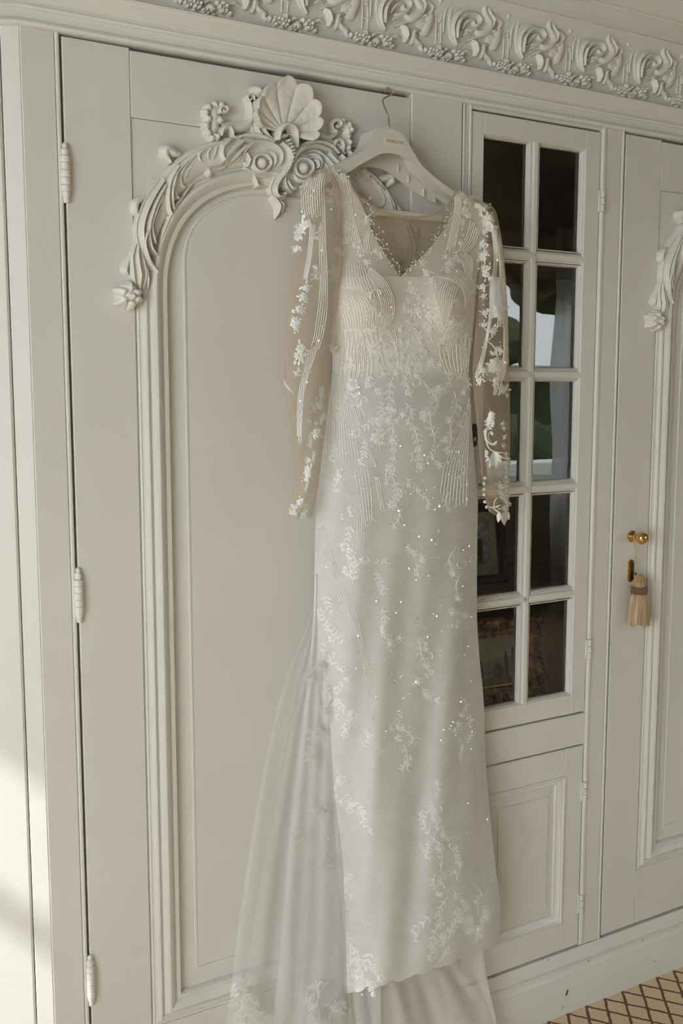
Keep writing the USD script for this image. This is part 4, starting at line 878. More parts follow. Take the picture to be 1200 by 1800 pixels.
hk = spline([(hx, HC, hz - .004), (hx - .001, HC, hz + .02), (hx - .005, HC + .004, hz + .035), (hx - .004, HC + .014, hz + .055), (tx_ + .006, -.02, tz_ - .012), (tx_ + .002, -.008, tz_ + .0005), (tx_, -.0005, DTOP + Z0 - .002), (tx_, .012, DTOP + Z0 - .002)], 50)
obj('hook', tube(hk, .0016, 8), M_HOOK, hg)
obj('hook_collar', lathe([(0, .004), (.004, .003), (.0045, -.002), (.0045, -.006), (0, -.006)], 14, 'z', (hx, HC, hz)), M_PLASTIC, hg)

# ================================================================== the dress
DR = holder('wedding_dress', label='ivory long-sleeved lace wedding dress hanging from the cream hanger', cat='wedding dress')
def rows_fn(rows):
    r = np.asarray(rows, float); t = np.linspace(0, 1, len(r))
    f = [PchipInterpolator(t, r[:, k]) for k in range(4)]
    return lambda v: tuple(g(v) for g in f)
def lace_noise(p, sc, seed): return meshkit.fbm(np.asarray(p) * sc, 3, seed) - .5
def body_depth(px, py, s):
    """Distance of the dress front from the door, from photo pixel and place s across (-1 left seam, 1 right seam)."""
    B = np.interp(py, [290, 380, 470, 530, 600, 680, 760, 900, 1050, 1250, 1500, 1750, 2100], [.012, .02, .03, .038, .04, .042, .05, .062, .066, .066, .07, .08, .09])
    base = np.interp(py, [290, 480, 700, 1100, 1700], [.070, .058, .05, .045, .045])
    d = base + B * (1 - np.abs(s) ** 2.4)
    d = d + .034 * np.exp(-(((px - 648) / 44) ** 2 + ((py - 528) / 52) ** 2)) + .034 * np.exp(-(((px - 796) / 38) ** 2 + ((py - 540) / 52) ** 2))
    g = np.clip((py - 680) / 420, 0, 1)
    d = d + g * (0.0045 * np.sin((px - 570 + .06 * (py - 900)) / 17.0) * np.clip((py - 900) / 500, .15, 1) + 0.0055 * np.sin((px - 600 - .08 * (py - 1000)) / 31.0 + 1.2) + 0.0022 * np.sin((px + .1 * py) / 9.5))
    d = d + .003 * np.sin((py - .35 * px) / 24.0) * np.exp(-((py - 690) / 60) ** 2)
    return d
LOWER = [(592, 486, 837, 486), (587, 540, 834, 540), (584, 600, 829, 600), (584, 652, 824, 655), (578, 705, 827, 705), (570, 760, 830, 760), (561, 840, 836, 840), (555, 900, 839, 900), (553, 980, 838, 985), (552, 1070, 838, 1075),
         (557, 1150, 842, 1150), (566, 1240, 850, 1235), (577, 1340, 853, 1330), (587, 1440, 860, 1420), (593, 1540, 870, 1518), (600, 1650, 880, 1595), (606, 1742, 874, 1655)]
LF = rows_fn(LOWER)
VB = 3 / 16.0                                    # row where the bodice ends
_vt = np.linspace(0, 1, 1500); _lx, _ly, _rx, _ry = LF(_vt)
def body_s(px, py):
    """Row v and place across u of a photo pixel on the dress body."""
    px = np.asarray(px, float); py = np.asarray(py, float)
    yy = _ly[None] + (np.clip((px.ravel()[:, None] - _lx[None]) / (_rx - _lx)[None], 0, 1)) * (_ry - _ly)[None]
    k = np.abs(yy - py.ravel()[:, None]).argmin(1)
    u = (px.ravel() - _lx[k]) / (_rx - _lx)[k]
    return _vt[k].reshape(px.shape), np.clip(u, 0, 1).reshape(px.shape)
def on_body(px, py, off=0.0):
    px = np.asarray(px, float); py = np.asarray(py, float)
    s = np.empty(px.shape)
    lowr = py >= 486
    if lowr.any(): s[lowr] = body_s(px[lowr], py[lowr])[1] * 2 - 1
    if (~lowr).any():
        q = px[~lowr]; yq = py[~lowr]
        L = np.interp(yq, [296, 330, 486], [575, 592, 592]); R = np.interp(yq, [350, 410, 486], [838, 853, 837])
        s[~lowr] = np.clip((q - L) / (R - L), 0, 1) * 2 - 1
    return U(px, py, -(body_depth(px, py, s) + off))
def body_patch(v0, v1, nv, nu, hem=0.0):
    V, Q = np.meshgrid(np.linspace(v0, v1, nv), np.linspace(0, 1, nu), indexing='ij')
    lx, ly, rx, ry = LF(V)
    px = lx + (rx - lx) * Q; py = ly + (ry - ly) * Q
    if hem: py = py + hem * np.clip((V - .93) / .07, 0, 1) * (8 * np.sin(np.pi * Q) + 5 * np.abs(np.sin(Q * 21)) + 3 * np.abs(np.sin(Q * 37 + 1)))
    d = body_depth(px, py, Q * 2 - 1)
    return fix(grid_mesh(U(px, py, -d), nv, nu))
bod = obj('bodice', body_patch(0, VB + .005, 60, 110), M_BODICE, DR, smooth=True, label='nude bodice with moulded cups')
skt = obj('skirt', body_patch(VB, 1, 240, 130, 1.0), M_SKIRT, DR, smooth=True, label='ivory skirt front with scalloped lace hem')
def flat_patch(rows, nv, nu, dep, wav=None):
    f = rows_fn(rows)
    V, Q = np.meshgrid(np.linspace(0, 1, nv), np.linspace(0, 1, nu), indexing='ij')
    lx, ly, rx, ry = f(V); px = lx + (rx - lx) * Q; py = ly + (ry - ly) * Q
    return fix(grid_mesh(U(px, py, -dep(px, py, Q, V)), nv, nu))
obj('skirt_back', flat_patch([(a + 3, b, c - 3, d) for a, b, c, d in LOWER[3:]], 60, 40, lambda x, y, q, v: .034 + 0 * x), M_SKIRT, DR, smooth=True)
obj('bodice_back', flat_patch([(a + 3, b, c - 3, d) for a, b, c, d in LOWER[:4]], 24, 30, lambda x, y, q, v: .046 + 0 * x), M_NUDE_BACK, DR, smooth=True)
# shoulder straps and illusion neckline
LS = [(575, 298, 613, 316), (588, 330, 628, 345), (596, 365, 642, 375), (598, 400, 655, 410), (597, 440, 676, 446), (592, 486.5, 703, 486.5)]
RS = [(803, 334, 838, 352), (797, 365, 850, 380), (785, 395, 853, 412), (768, 420, 850, 432), (742, 450, 844, 457), (703, 486.5, 837, 486.5)]
def strap(rows):
    f = rows_fn(rows); V, Q = np.meshgrid(np.linspace(0, 1, 50), np.linspace(0, 1, 30), indexing='ij')
    lx, ly, rx, ry = f(V); px = lx + (rx - lx) * Q; py = ly + (ry - ly) * Q
    return fix(grid_mesh(on_body(px, py), 50, 30))
M_STRAP = sheer('beaded_nude_tulle', (0.78, 0.71, 0.60), 0.80, 0.2, weave=.1, tr=.15)
obj('shoulder_panel', strap(LS), M_STRAP, DR, smooth=True); obj('shoulder_panel', strap(RS), M_STRAP, DR, smooth=True)
back_top = [(611, 312), (622, 336), (645, 357), (680, 374), (712, 381), (742, 381), (768, 374), (788, 358), (804, 332)]
back_low = [(596, 470), (612, 500), (640, 515), (675, 520), (710, 520), (745, 520), (780, 510), (815, 500), (840, 470)]
bt, bl_ = spline(back_top, 60), spline(back_low, 60)
T = np.linspace(0, 1, 40)[:, None, None]
g = bt[None] * (1 - T) + bl_[None] * T
Dp = .040 + .006 * np.sin(g[..., 0] / 9) * T[..., 0]
obj('back_panel', fix(grid_mesh(U(g[..., 0], g[..., 1], -Dp), 40, 60)), M_NUDE_BACK, DR, smooth=True, label='sheer nude back panel seen through the neckline')
# illusion net across the front, from its bound edge down to the V of the cups
ed = np.vstack([spline([(613, 316), (628, 345), (642, 375), (655, 410), (676, 446), (703, 486)], 40), spline([(703, 486), (742, 450), (768, 420), (785, 395), (797, 365), (803, 334)], 41)[1:]])
tp = spline(back_top, 80)
ii = np.linspace(0, 1, 80); wgt = np.linspace(0, 1, 30)[:, None, None]
gg_ = tp[None] * (1 - wgt) + ed[None] * wgt
obj('illusion_net', fix(grid_mesh(on_body(gg_[..., 0], gg_[..., 1], -.001), 30, 80)), M_NUDE_BACK, DR, smooth=True, label='sheer nude net filling the V neckline')
obj('neck_binding', tube(on_body(bt[:, 0], bt[:, 1], .0), .0019, 8), M_NUDE_EDGE, DR)
nk = lambda pts, dep, n=50: U(*spline(pts, n).T, -dep)
obj('back_seam', tube(U(*spline([(720, 381), (716, 430), (712, 500)], 20).T, -.041), .0012, 6), M_NUDE_EDGE, DR)
# front illusion net between the straps
fl = spline([(642, 375), (655, 410), (676, 446), (703, 486)], 30); fr_ = spline([(797, 365), (785, 395), (768, 420), (742, 450), (704, 486)], 30)
# sleeves: flattened tubes
SL_O = [(543, 303), (533, 330), (528, 385), (518, 440), (509, 500), (504, 570), (500, 640), (503, 700), (512, 760), (516, 830), (513, 880), (505, 907)]
SL_I = [(580, 293), (598, 340), (600, 400), (602, 450), (594, 520), (587, 590), (580, 650), (575, 720), (568, 780), (561, 840), (553, 885), (548, 910)]
SR_O = [(835, 350), (868, 366), (880, 412), (887, 470), (891, 530), (894, 600), (895, 660), (896, 720), (896, 790), (895, 850), (893, 890), (890, 918)]
SR_I = [(812, 338), (848, 385), (850, 430), (842, 490), (838, 540), (834, 590), (831, 640), (832, 690), (837, 740), (843, 800), (848, 850), (858, 898)]
def sleeve_fn(O, I, yc, h):
    n = 160; o, i = spline(O, n), spline(I, n); t = np.linspace(0, 1, n)
    def place(v, s, front=True, off=0.0):
        ox, oy, ix, iy = (np.interp(v, t, c) for c in (o[:, 0], o[:, 1], i[:, 0], i[:, 1]))
        a = (s + 1) / 2; px = ox + (ix - ox) * a; py = oy + (iy - oy) * a
        hh = h * (1 - .25 * v) * np.sqrt(np.clip(1 - s * s, 0, 1)) * (1 + .35 * np.sin(v * 23 + s * 4) * .3) + .0025 * np.sin(s * 7 + v * 30) * (1 - s * s)
        return U(px, py, -(yc + (hh + off if front else -hh * .8)))
    def locate(px, py):
        px = np.asarray(px, float); py = np.asarray(py, float)
        mid = (o[:, 1] + i[:, 1]) / 2
        v = np.interp(py, mid, t)
        for _ in range(4):
            ox, oy, ix, iy = (np.interp(v, t, c) for c in (o[:, 0], o[:, 1], i[:, 0], i[:, 1]))
            a = np.clip((px - ox) / (ix - ox), 0, 1); v = np.clip(v + (py - (oy + (iy - oy) * a)) / (mid[-1] - mid[0]), 0, 1)
        return v, a * 2 - 1
    def on(px, py, off=0.0):
        v, s = locate(px, py)
        q = place(v, np.clip(s, -.995, .995), True, off)
        return U(px, py, q[..., 1])
    return place, on
SLP, on_sl = sleeve_fn(SL_O, SL_I, .072, .030)
SRP, on_sr = sleeve_fn(SR_O, SR_I, .060, .030)
def sleeve_mesh(place, nv=150, k=26):
    v = np.linspace(0, 1, nv); s = np.cos(np.linspace(0, np.pi, k))
    V, S_ = np.meshgrid(v, s, indexing='ij')
    fr, bk = place(V, S_, True), place(V, S_[:, ::-1], False)
    return grid_mesh(np.concatenate([fr, bk[:, 1:-1]], 1), nv, 2 * k - 2, True)
slv = obj('sleeve', sleeve_mesh(SLP), M_NUDE, DR, smooth=True, label='sheer nude sleeve on the left')
srv = obj('sleeve', sleeve_mesh(SRP), M_NUDE, DR, smooth=True, label='sheer nude sleeve over the glazed door')
# ---------------------------------------------------------------- tulle train and underskirt
def sheet(rows, nv, nu, base, amp, freq, ph, m, name, **kw):
    dep = lambda x, y, q, v: base + amp * np.clip((v) * 1.6, .1, 1) * np.sin(2 * np.pi * freq * q + ph + .8 * np.sin(3 * v + ph)) + .3 * amp * np.sin(2 * np.pi * freq * 2.7 * q + 2 * ph)
    return obj(name, flat_patch(rows, nv, nu, dep), m, DR, smooth=True, **kw)
sheet([(556, 1040, 600, 1040), (540, 1100, 610, 1090), (513, 1165, 625, 1150), (486, 1250, 640, 1240), (455, 1400, 650, 1380), (432, 1540, 655, 1520), (412, 1680, 660, 1660), (398, 1820, 665, 1800), (380, 2120, 670, 2060)], 90, 80, .028, .006, 2, .4, M_TRAIN, 'train_layer')
sheet([(556, 1075, 600, 1060), (540, 1150, 615, 1140), (512, 1260, 630, 1240), (484, 1400, 645, 1380), (462, 1520, 655, 1500), (440, 1660, 660, 1640), (418, 1800, 665, 1790), (395, 2120, 670, 2060)], 90, 80, .040, .006, 2.5, 1.7, M_TRAIN, 'train_layer')
sheet([(553, 1010, 590, 1000), (549, 1100, 605, 1090), (540, 1200, 620, 1180), (525, 1340, 640, 1320), (508, 1480, 655, 1460), (495, 1640, 665, 1620), (480, 1800, 670, 1790), (460, 2120, 675, 2060)], 90, 80, .052, .005, 2, 2.6, M_TRAIN_THICK, 'train_layer')
sheet([(590, 1560, 860, 1540), (600, 1640, 858, 1610), (610, 1700, 851, 1680), (612, 1760, 858, 1730), (616, 1830, 873, 1800), (620, 2110, 905, 2000)], 60, 120, .040, .010, 3, .9, M_PEACH, 'underskirt')
sheet([(600, 1600, 850, 1580), (612, 1700, 800, 1680), (622, 1780, 840, 1740), (632, 1850, 866, 1800), (640, 2105, 890, 1990)], 60, 120, .058, .010, 2.5, 2.2, M_TRAIN, 'underskirt')
sheet([(845, 1290, 858, 1300), (848, 1345, 880, 1347), (852, 1400, 899, 1405), (856, 1440, 912, 1445), (860, 1475, 922, 1470), (862, 1500, 914, 1497), (864, 1525, 905, 1520), (866, 1545, 880, 1543), (868, 1550, 871, 1550)], 40, 20, .026, .004, 1, .5, M_VEIL, 'tulle_corner', label='loose corner of fine tulle beside the skirt')

# ---------------------------------------------------------------- lace, bead strands, sequins (worked in the photograph's pixels, laid on the cloth)
rl = np.random.default_rng(21)
def Cv(org, sc): return lambda *c: [(org[0] + a / sc, org[1] + b / sc) for a, b in c]
B4, D4, E5, G5, K4, Q2, H8 = Cv((560, 440), 4), Cv((780, 330), 4.864), Cv((480, 280), 5.295), Cv((490, 600), 5.454), Cv((570, 640), 4.286), Cv((480, 900), 2.667), Cv((820, 720), 8.18)
PXM = .00105
def cord(pts, r, on, n=None, sides=5, lift=.5, taper=True):
    p = np.asarray(pts, float); L = np.linalg.norm(np.diff(p, axis=0), axis=1).sum()
    n = n or int(np.clip(L / 4, 5, 60))
    q = spline(p, n)
    rr = np.full(n, r)
    if taper: rr[0] *= .5; rr[-1] *= .5
    return tube(on(q[:, 0], q[:, 1], r * lift), rr, sides)
def strands(A, B, n, on, r=.0010, jit=.0):
    A, B = spline(A, 40), spline(B, 40); ms = []
    for k in range(n):
        f = k / max(1, n - 1)
        q = A * (1 - f) + B * f
        a, b = int(rl.integers(0, 4)), 40 - int(rl.integers(0, 4))
        q = q[a:b].copy(); q[:, 0] += .25 * np.sin(q[:, 1] * .35 + k * 2.1)
        # a strand of tiny tube beads: thickness pulses along it
        L = np.linalg.norm(np.diff(q, axis=0), axis=1).sum(); m = int(np.clip(L / 1.6, 10, 160)); q = spline(q, m)
        rr = r * (1 + .16 * np.sin(np.arange(m) * 2.2 + k))
        ms.append(tube(on(q[:, 0], q[:, 1], r * .6), rr, 5))
    return cat(ms)
def leaf(c, ang, L, W, on, h=.0012, n=6, k=5, vein=True, bend=0.0):
    t = np.linspace(0, 1, n); e = np.linspace(-1, 1, k); T, E = np.meshgrid(t, e, indexing='ij')
    w = np.sin(np.pi * np.clip(T, .02, .98) ** .8) ** .8 * W / 2
    a = ang + bend * (T - .5)
    lx, ly = T * L, E * w
    px = c[0] + lx * np.cos(a) - ly * np.sin(a); py = c[1] + lx * np.sin(a) + ly * np.cos(a)
    off = h * (.5 + .8 * (1 - E ** 2) - (.55 * np.exp(-(E / .3) ** 2) if vein else 0))
    return fix(grid_mesh(on(px, py, off), n, k))
def bloom(c, r, on, petals=6, h=.0014, seed=0, inner=True):
    ms = []; a0 = seed
    for k in range(petals):
        a = a0 + 2 * np.pi * k / petals; ms.append(leaf((c[0] + .12 * r * np.cos(a), c[1] + .12 * r * np.sin(a)), a, r * (.86 + .2 * rl.random()), r * 4.2 / petals, on, h))
    if inner:
        for k in range(petals):
            a = a0 + 2 * np.pi * (k + .5) / petals; ms.append(leaf((c[0] + .05 * r * np.cos(a), c[1] + .05 * r * np.sin(a)), a, r * .55, r * 2.2 / petals, on, h * 1.9, n=4))
    ms.append(bead(c, .0012, on, h * 1.6))
    return cat(ms)
_ico = trimesh.creation.icosphere(1, 1.0)
def bead(c, r, on, off=0.0):
    p = on(np.array([c[0]]), np.array([c[1]]), off + r * .7)[0]
    m = _ico.copy(); m.apply_scale(r); m.apply_translation(p); return m
def cluster(c, r, on, seed=0, n=None):
    """An embroidered patch: a flower head with leaflets and loops round it."""
    g = np.random.default_rng(int(seed * 997) + 3)
    ms = [bloom(c, r * .62, on, int(g.integers(5, 8)), seed=g.random() * 6)]
    for k in range(n or 6):
        a = g.random() * 6.283; d = r * (.45 + .35 * g.random())
        ms.append(leaf((c[0] + d * np.cos(a), c[1] + d * np.sin(a)), a + g.normal() * .5, r * (.4 + .3 * g.random()), r * .3, on, .001))
    for k in range(2):
        a = g.random() * 6.283; d = r * .5
        ms.append(cord([(c[0] + d * np.cos(a + t) * (1 + .25 * t), c[1] + d * np.sin(a + t) * (1 + .25 * t)) for t in np.linspace(0, 1.6, 6)], .0005, on))
    return cat(ms)
def spray(pts, on, nl=6, L=11, W=5, head=0.0, seed=0, r=.0007, h=.0010):
    """A curved stem with paired leaflets and, if wanted, a flower head at its end."""
    g = np.random.default_rng(int(seed * 991) + 5)
    q = spline(pts, 30); ms = [cord(pts, r, on)]
    for k in range(nl):
        i = int(3 + 24 * (k + .5) / nl); d = q[min(i + 1, 29)] - q[i - 1]; a = math.atan2(d[1], d[0])
        for s_ in (-1, 1):
            ms.append(leaf(q[i], a + s_ * (.6 + .4 * g.random()), L * (.7 + .5 * g.random()), W, on, h))
    if head: ms.append(bloom(q[-1], head, on, int(g.integers(5, 8)), seed=g.random() * 6, h=h * 1.2))
    return cat(ms)
def scroll(c, r, a0, turn, on, w=.0011):
    t = np.linspace(0, turn, 22); rr = r * (1 - .75 * t / turn)
    return cord([(c[0] + q * np.cos(a0 + s), c[1] + q * np.sin(a0 + s)) for q, s in zip(rr, t)], w, on, n=22)

# bead strands of the bodice
bod_lines = [
    (B4((345, 110), (425, 170), (485, 240), (522, 330), (532, 420), (512, 500), (470, 570)), B4((330, 160), (385, 230), (425, 320), (445, 420), (445, 510)), 8),
    (B4((182, 66), (178, 150), (182, 225)), B4((318, 100), (350, 220), (398, 330)), 9),
    (B4((176, 240), (150, 320), (150, 430), (190, 560)), B4((188, 240), (275, 285), (352, 362), (380, 440), (370, 560)), 12),
    (B4((105, 290), (140, 260), (176, 234)), B4((112, 350), (150, 290), (178, 238)), 4),
    (B4((200, 560), (185, 700), (160, 840)), B4((330, 600), (300, 700), (310, 790)), 6),
    (B4((850, 215), (820, 310), (850, 430), (868, 510)), B4((985, 240), (955, 330), (925, 430), (905, 510)), 10),
    (B4((885, 190), (965, 225), (1022, 305), (1032, 410)), B4((960, 125), (1035, 175), (1060, 260), (1068, 360)), 7),
    (B4((950, 500), (895, 570), (875, 640)), B4((1050, 520), (975, 620), (930, 700), (922, 810)), 8),
    (B4((980, 650), (1010, 740), (1020, 820)), B4((1010, 640), (1050, 730), (1050, 830)), 4),
    (B4((480, 560), (520, 620), (545, 700), (570, 860)), B4((530, 540), (548, 620), (560, 720), (600, 840)), 4)]
bod_lines += [([(598, 610), (596, 640), (592, 668)], [(650, 612), (655, 640), (652, 664)], 9), ([(770, 600), (775, 630), (786, 662)], [(826, 590), (824, 625), (822, 660)], 8),
    ([(600, 575), (604, 600), (600, 640)], [(660, 585), (668, 610), (676, 650)], 8), (B4((120, 470), (110, 560), (104, 700)), B4((170, 470), (168, 580), (150, 720)), 4)]
bs_l = [strands(a, b, n, on_body) for a, b, n in bod_lines]
strap_lines = [(E5((500, 120), (560, 260), (605, 450), (602, 660)), E5((690, 140), (720, 300), (745, 520), (800, 720), (850, 900)), 10),
    (E5((850, 890), (850, 800), (862, 720), (900, 640)), E5((905, 880), (895, 800), (890, 740), (910, 690)), 4),
    (D4((92, 60), (92, 200), (58, 380), (15, 560)), D4((150, 50), (142, 200), (122, 380), (80, 540)), 7),
    (D4((235, 270), (200, 400), (130, 545)), D4((310, 350), (262, 480), (180, 575)), 6),
    (D4((100, 612), (160, 642), (185, 740), (192, 810)), D4((170, 552), (236, 604), (243, 700), (228, 790)), 7)]
ss_l = [strands(a, b, n, on_body) for a, b, n in strap_lines]
obj('bead_strands', cat(bs_l), M_STRAND, DR, smooth=True, label='fine ivory bead strands over the cups', kind='stuff')
obj('bead_strands', cat(ss_l), M_STRAND, DR, smooth=True, label='fine ivory bead strands on the shoulders', kind='stuff')
sl_lines = [(E5((290, 190), (268, 300), (262, 420), (285, 520)), E5((490, 110), (470, 250), (478, 400), (484, 580)), 11),
    (E5((325, 540), (340, 700), (310, 950), (278, 1130)), E5((392, 600), (372, 750), (348, 950), (312, 1130)), 5),
    (E5((430, 560), (430, 800), (440, 1100), (430, 1300), (390, 1600), (355, 1760)), E5((482, 560), (490, 800), (502, 1100), (500, 1400), (470, 1600), (425, 1770)), 5),
    (G5((300, 60), (245, 280), (195, 480), (178, 700), (182, 1000)), G5((390, 0), (330, 180), (252, 430), (222, 700), (212, 1000)), 5)]
obj('bead_strands', cat([strands(a, b, n, on_sl, .0009) for a, b, n in sl_lines]), M_STRAND_W, slv, smooth=True, kind='stuff')
sr_lines = [(D4((400, 290), (430, 600), (402, 850), (388, 1100), (330, 1400), (245, 1665)), D4((440, 320), (456, 600), (432, 900), (412, 1100), (382, 1250), (340, 1480), (285, 1640)), 5),
    (D4((430, 320), (470, 600), (482, 900), (505, 1100), (512, 1300), (500, 1480), (410, 1770)), D4((468, 340), (508, 620), (528, 900), (540, 1100), (545, 1300), (538, 1500), (470, 1780)), 7)]
obj('bead_strands', cat([strands(a, b, n, on_sr, .0009) for a, b, n in sr_lines]), M_STRAND, srv, smooth=True, kind='stuff')
sk_lines = [(K4((62, 40), (45, 300), (20, 600), (8, 800)), K4((112, 80), (182, 300), (236, 560), (262, 720)), 12), (K4((205, 250), (290, 540), (372, 770)), K4((235, 240), (310, 540), (392, 770)), 3),
    (K4((20, 640), (110, 850), (215, 1010)), K4((40, 640), (130, 840), (240, 1000)), 3), (K4((230, 790), (262, 1000), (300, 1250)), K4((320, 740), (350, 960), (362, 1200)), 5), (K4((385, 850), (428, 1100)), K4((410, 850), (450, 1100)), 3),
    (K4((1085, 250), (1055, 450), (955, 660), (900, 800), (862, 1060)), K4((1102, 300), (1085, 560), (1074, 800), (1066, 1100)), 9),
    (Q2((290, 330), (362, 480), (412, 650), (445, 850), (425, 960)), Q2((330, 330), (388, 480), (432, 650), (462, 850), (440, 960)), 4), (Q2((395, 0), (400, 160)), Q2((425, 0), (425, 150)), 4), (Q2((205, 60), (240, 200), (300, 330)), Q2((235, 60), (272, 200), (330, 330)), 4)]
obj('bead_strands', cat([strands(a, b, n, on_body, .00075) for a, b, n in sk_lines]), M_STRAND_W, skt, smooth=True, kind='stuff')

# lace on the bodice
for k, (x, y, r) in enumerate([(668, 275, 62), (710, 330, 40), (640, 350, 45), (700, 420, 58), (790, 455, 66), (655, 425, 48), (610, 400, 40), (640, 500, 36), (690, 560, 34), (720, 640, 46), (680, 740, 54), (730, 690, 46), (640, 640, 48), (600, 740, 46), (790, 560, 44),
        (385, 690, 58), (400, 420, 52), (345, 450, 42), (440, 450, 40), (120, 160, 52), (140, 380, 44), (215, 390, 34), (110, 570, 46), (125, 700, 48), (765, 160, 48), (805, 215, 56), (730, 90, 36), (880, 640, 54), (860, 680, 44), (965, 360, 40), (940, 500, 50), (1000, 520, 40), (1040, 590, 40),
        (800, 790, 60), (720, 800, 54), (860, 800, 46), (930, 860, 50), (640, 830, 50), (550, 860, 46), (460, 860, 48), (420, 780, 44), (500, 780, 40), (240, 790, 36), (380, 590, 40), (590, 640, 34), (760, 720, 40), (1000, 880, 46), (700, 880, 44), (580, 560, 36), (450, 620, 40)]):
    c = B4((x, y))[0]; obj('lace_flower', cluster(c, r / 4, on_body, k + 1), M_LACE if k % 3 else M_LACE_W, bod, smooth=50)
obj('lace_scroll', cat([scroll(B4((420, 310))[0], 15, 2.6, 3.6, on_body, .0022), scroll(B4((975, 370))[0], 12, 2.4, 3.2, on_body, .0016)]), M_LACE, bod, smooth=True)
for k in range(46):
    x, y = rl.uniform(606, 822), rl.uniform(556, 655)
    a = rl.random() * 6.28
    obj('lace_leaf', cat([leaf((x, y), a + j * 1.1, 9 + 3 * rl.random(), 4.4, on_body) for j in range(3)]), M_LACE, bod, smooth=50)
# lace on the shoulders
for k, (x, y, r) in enumerate([(130, 90, 58), (190, 120, 52), (240, 110, 50), (175, 190, 46), (205, 235, 50), (160, 295, 44), (60, 640, 70), (40, 700, 60), (110, 590, 50), (230, 780, 36), (235, 900, 34), (20, 590, 40), (150, 470, 40)]):
    obj('lace_flower', cluster(D4((x, y))[0], r / 4.864, on_body, 60 + k), M_LACE, DR, smooth=50)
for k, (x, y, r) in enumerate([(560, 110, 60), (640, 160, 58), (560, 300, 56), (540, 380, 44), (650, 400, 50), (690, 620, 60), (660, 760, 56), (630, 860, 50), (580, 1040, 66), (590, 1110, 50), (870, 570, 50), (960, 850, 50), (1010, 900, 44), (760, 790, 56), (880, 960, 50), (800, 860, 46)]):
    obj('lace_flower', cluster(E5((x, y))[0], r / 5.295, on_body, 80 + k), M_LACE, DR, smooth=50)
# lace on the left sleeve
for k, (x, y, r) in enumerate([(290, 610, 62), (250, 660, 50), (220, 730, 44), (212, 830, 42), (375, 720, 40), (560, 420, 1), (405, 1090, 44), (410, 1010, 36), (310, 1200, 50), (285, 1275, 52), (240, 1395, 52), (200, 1500, 52), (215, 1560, 50)]):
    if r > 5: obj('lace_flower', cluster(E5((x, y))[0], r / 4.5, on_sl, 100 + k), M_LACE_W, slv, smooth=50)
for k, (x, y, r) in enumerate([(205, 70, 62), (185, 140, 60), (230, 160, 40), (170, 310, 30), (200, 270, 26), (378, 610, 56), (345, 640, 36), (310, 770, 44), (360, 880, 62), (390, 860, 40), (285, 1260, 60), (280, 1320, 52), (200, 1540, 46), (255, 1560, 44), (150, 1590, 36), (230, 1640, 44), (180, 1660, 36), (120, 1640, 30), (510, 60, 40)]):
    obj('lace_flower', cluster(G5((x, y))[0], r / 4.6, on_sl, 130 + k), M_LACE_W, slv, smooth=50)
for k, (x, y, a, L) in enumerate([(405, 560, -1.5, 26), (400, 800, -1.1, 22), (305, 900, 1.75, 22), (335, 1170, -1.4, 22), (300, 1360, 1.9, 16), (250, 1100, 1.0, 12)]):
    c = G5((x, y))[0]; obj('lace_leaf', cat([leaf(c, a, L, 8, on_sl)] + [leaf((c[0] + L * f * math.cos(a), c[1] + L * f * math.sin(a)), a + s_ * .7, 8, 4, on_sl) for f in (.2, .45, .7) for s_ in (-1, 1)]), M_LACE_W, slv, smooth=50)
obj('lace_stem', cat([cord(G5((48, 370), (70, 420), (112, 445)), .0012, on_sl), cord(G5((60, 420), (100, 460), (140, 495)), .0012, on_sl)]), M_LACE_W, slv, smooth=True)
# lace on the right sleeve
for k, (x, y, r) in enumerate([(260, 210, 46), (300, 235, 52), (345, 285, 58), (385, 335, 60), (290, 315, 44), (340, 375, 44), (300, 150, 50), (350, 165, 40), (395, 250, 40), (330, 480, 46), (345, 560, 40), (330, 600, 44), (350, 690, 50), (365, 740, 42), (335, 845, 38), (340, 925, 26), (350, 1070, 36), (450, 1060, 70), (490, 1110, 50), (420, 1225, 48), (445, 1500, 78), (400, 1540, 50), (345, 1560, 44), (300, 1650, 34), (500, 1725, 54), (440, 1650, 40), (475, 1545, 46), (340, 1170, 30)]):
    obj('lace_flower', cluster(D4((x, y))[0], r / 4.1, on_sr, 160 + k), M_LACE_W if k % 2 else M_LACE, srv, smooth=50)
obj('lace_ring', scroll(D4((488, 1150))[0], 8.5, 0, 7.5, on_sr, .0012), M_LACE, srv, smooth=True)
obj('lace_stem', cat([cord(D4((370, 1310), (410, 1340), (445, 1390), (460, 1450)), .0012, on_sr), leaf(D4((430, 1365))[0], .45, 20, 9, on_sr), cord(D4((370, 1310), (395, 1290), (440, 1250)), .0009, on_sr)]), M_LACE_W, srv, smooth=50)
lowr_ = [spray(H8((330, 0), (350, 60), (350, 150), (330, 240)), on_sr, 4, 11, 6, seed=1), cluster(H8((345, 190))[0], 10, on_sr, 301), cluster(H8((330, 230))[0], 8, on_sr, 302),
    cord(H8((300, 270), (272, 330), (275, 420), (320, 480), (390, 500), (432, 455)), .0028, on_sr), cord(H8((350, 310), (310, 360), (310, 420), (350, 465)), .0016, on_sr),
    cord(H8((280, 440), (310, 540), (380, 600), (450, 615), (512, 622)), .0017, on_sr), cord(H8((430, 625), (490, 675), (540, 700)), .0015, on_sr),
    leaf(H8((392, 610))[0], 1.85, 30, 9, on_sr), leaf(H8((405, 610))[0], 1.5, 31, 9, on_sr), leaf(H8((420, 620))[0], 1.05, 22, 9, on_sr), leaf(H8((400, 640))[0], 1.7, 22, 10, on_sr),
    spray(H8((270, 560), (285, 640), (305, 740)), on_sr, 4, 6, 3.5, seed=3), leaf(H8((345, 310))[0], 1.1, 9, 5, on_sr), leaf(H8((250, 350))[0], -1.2, 12, 6, on_sr)]
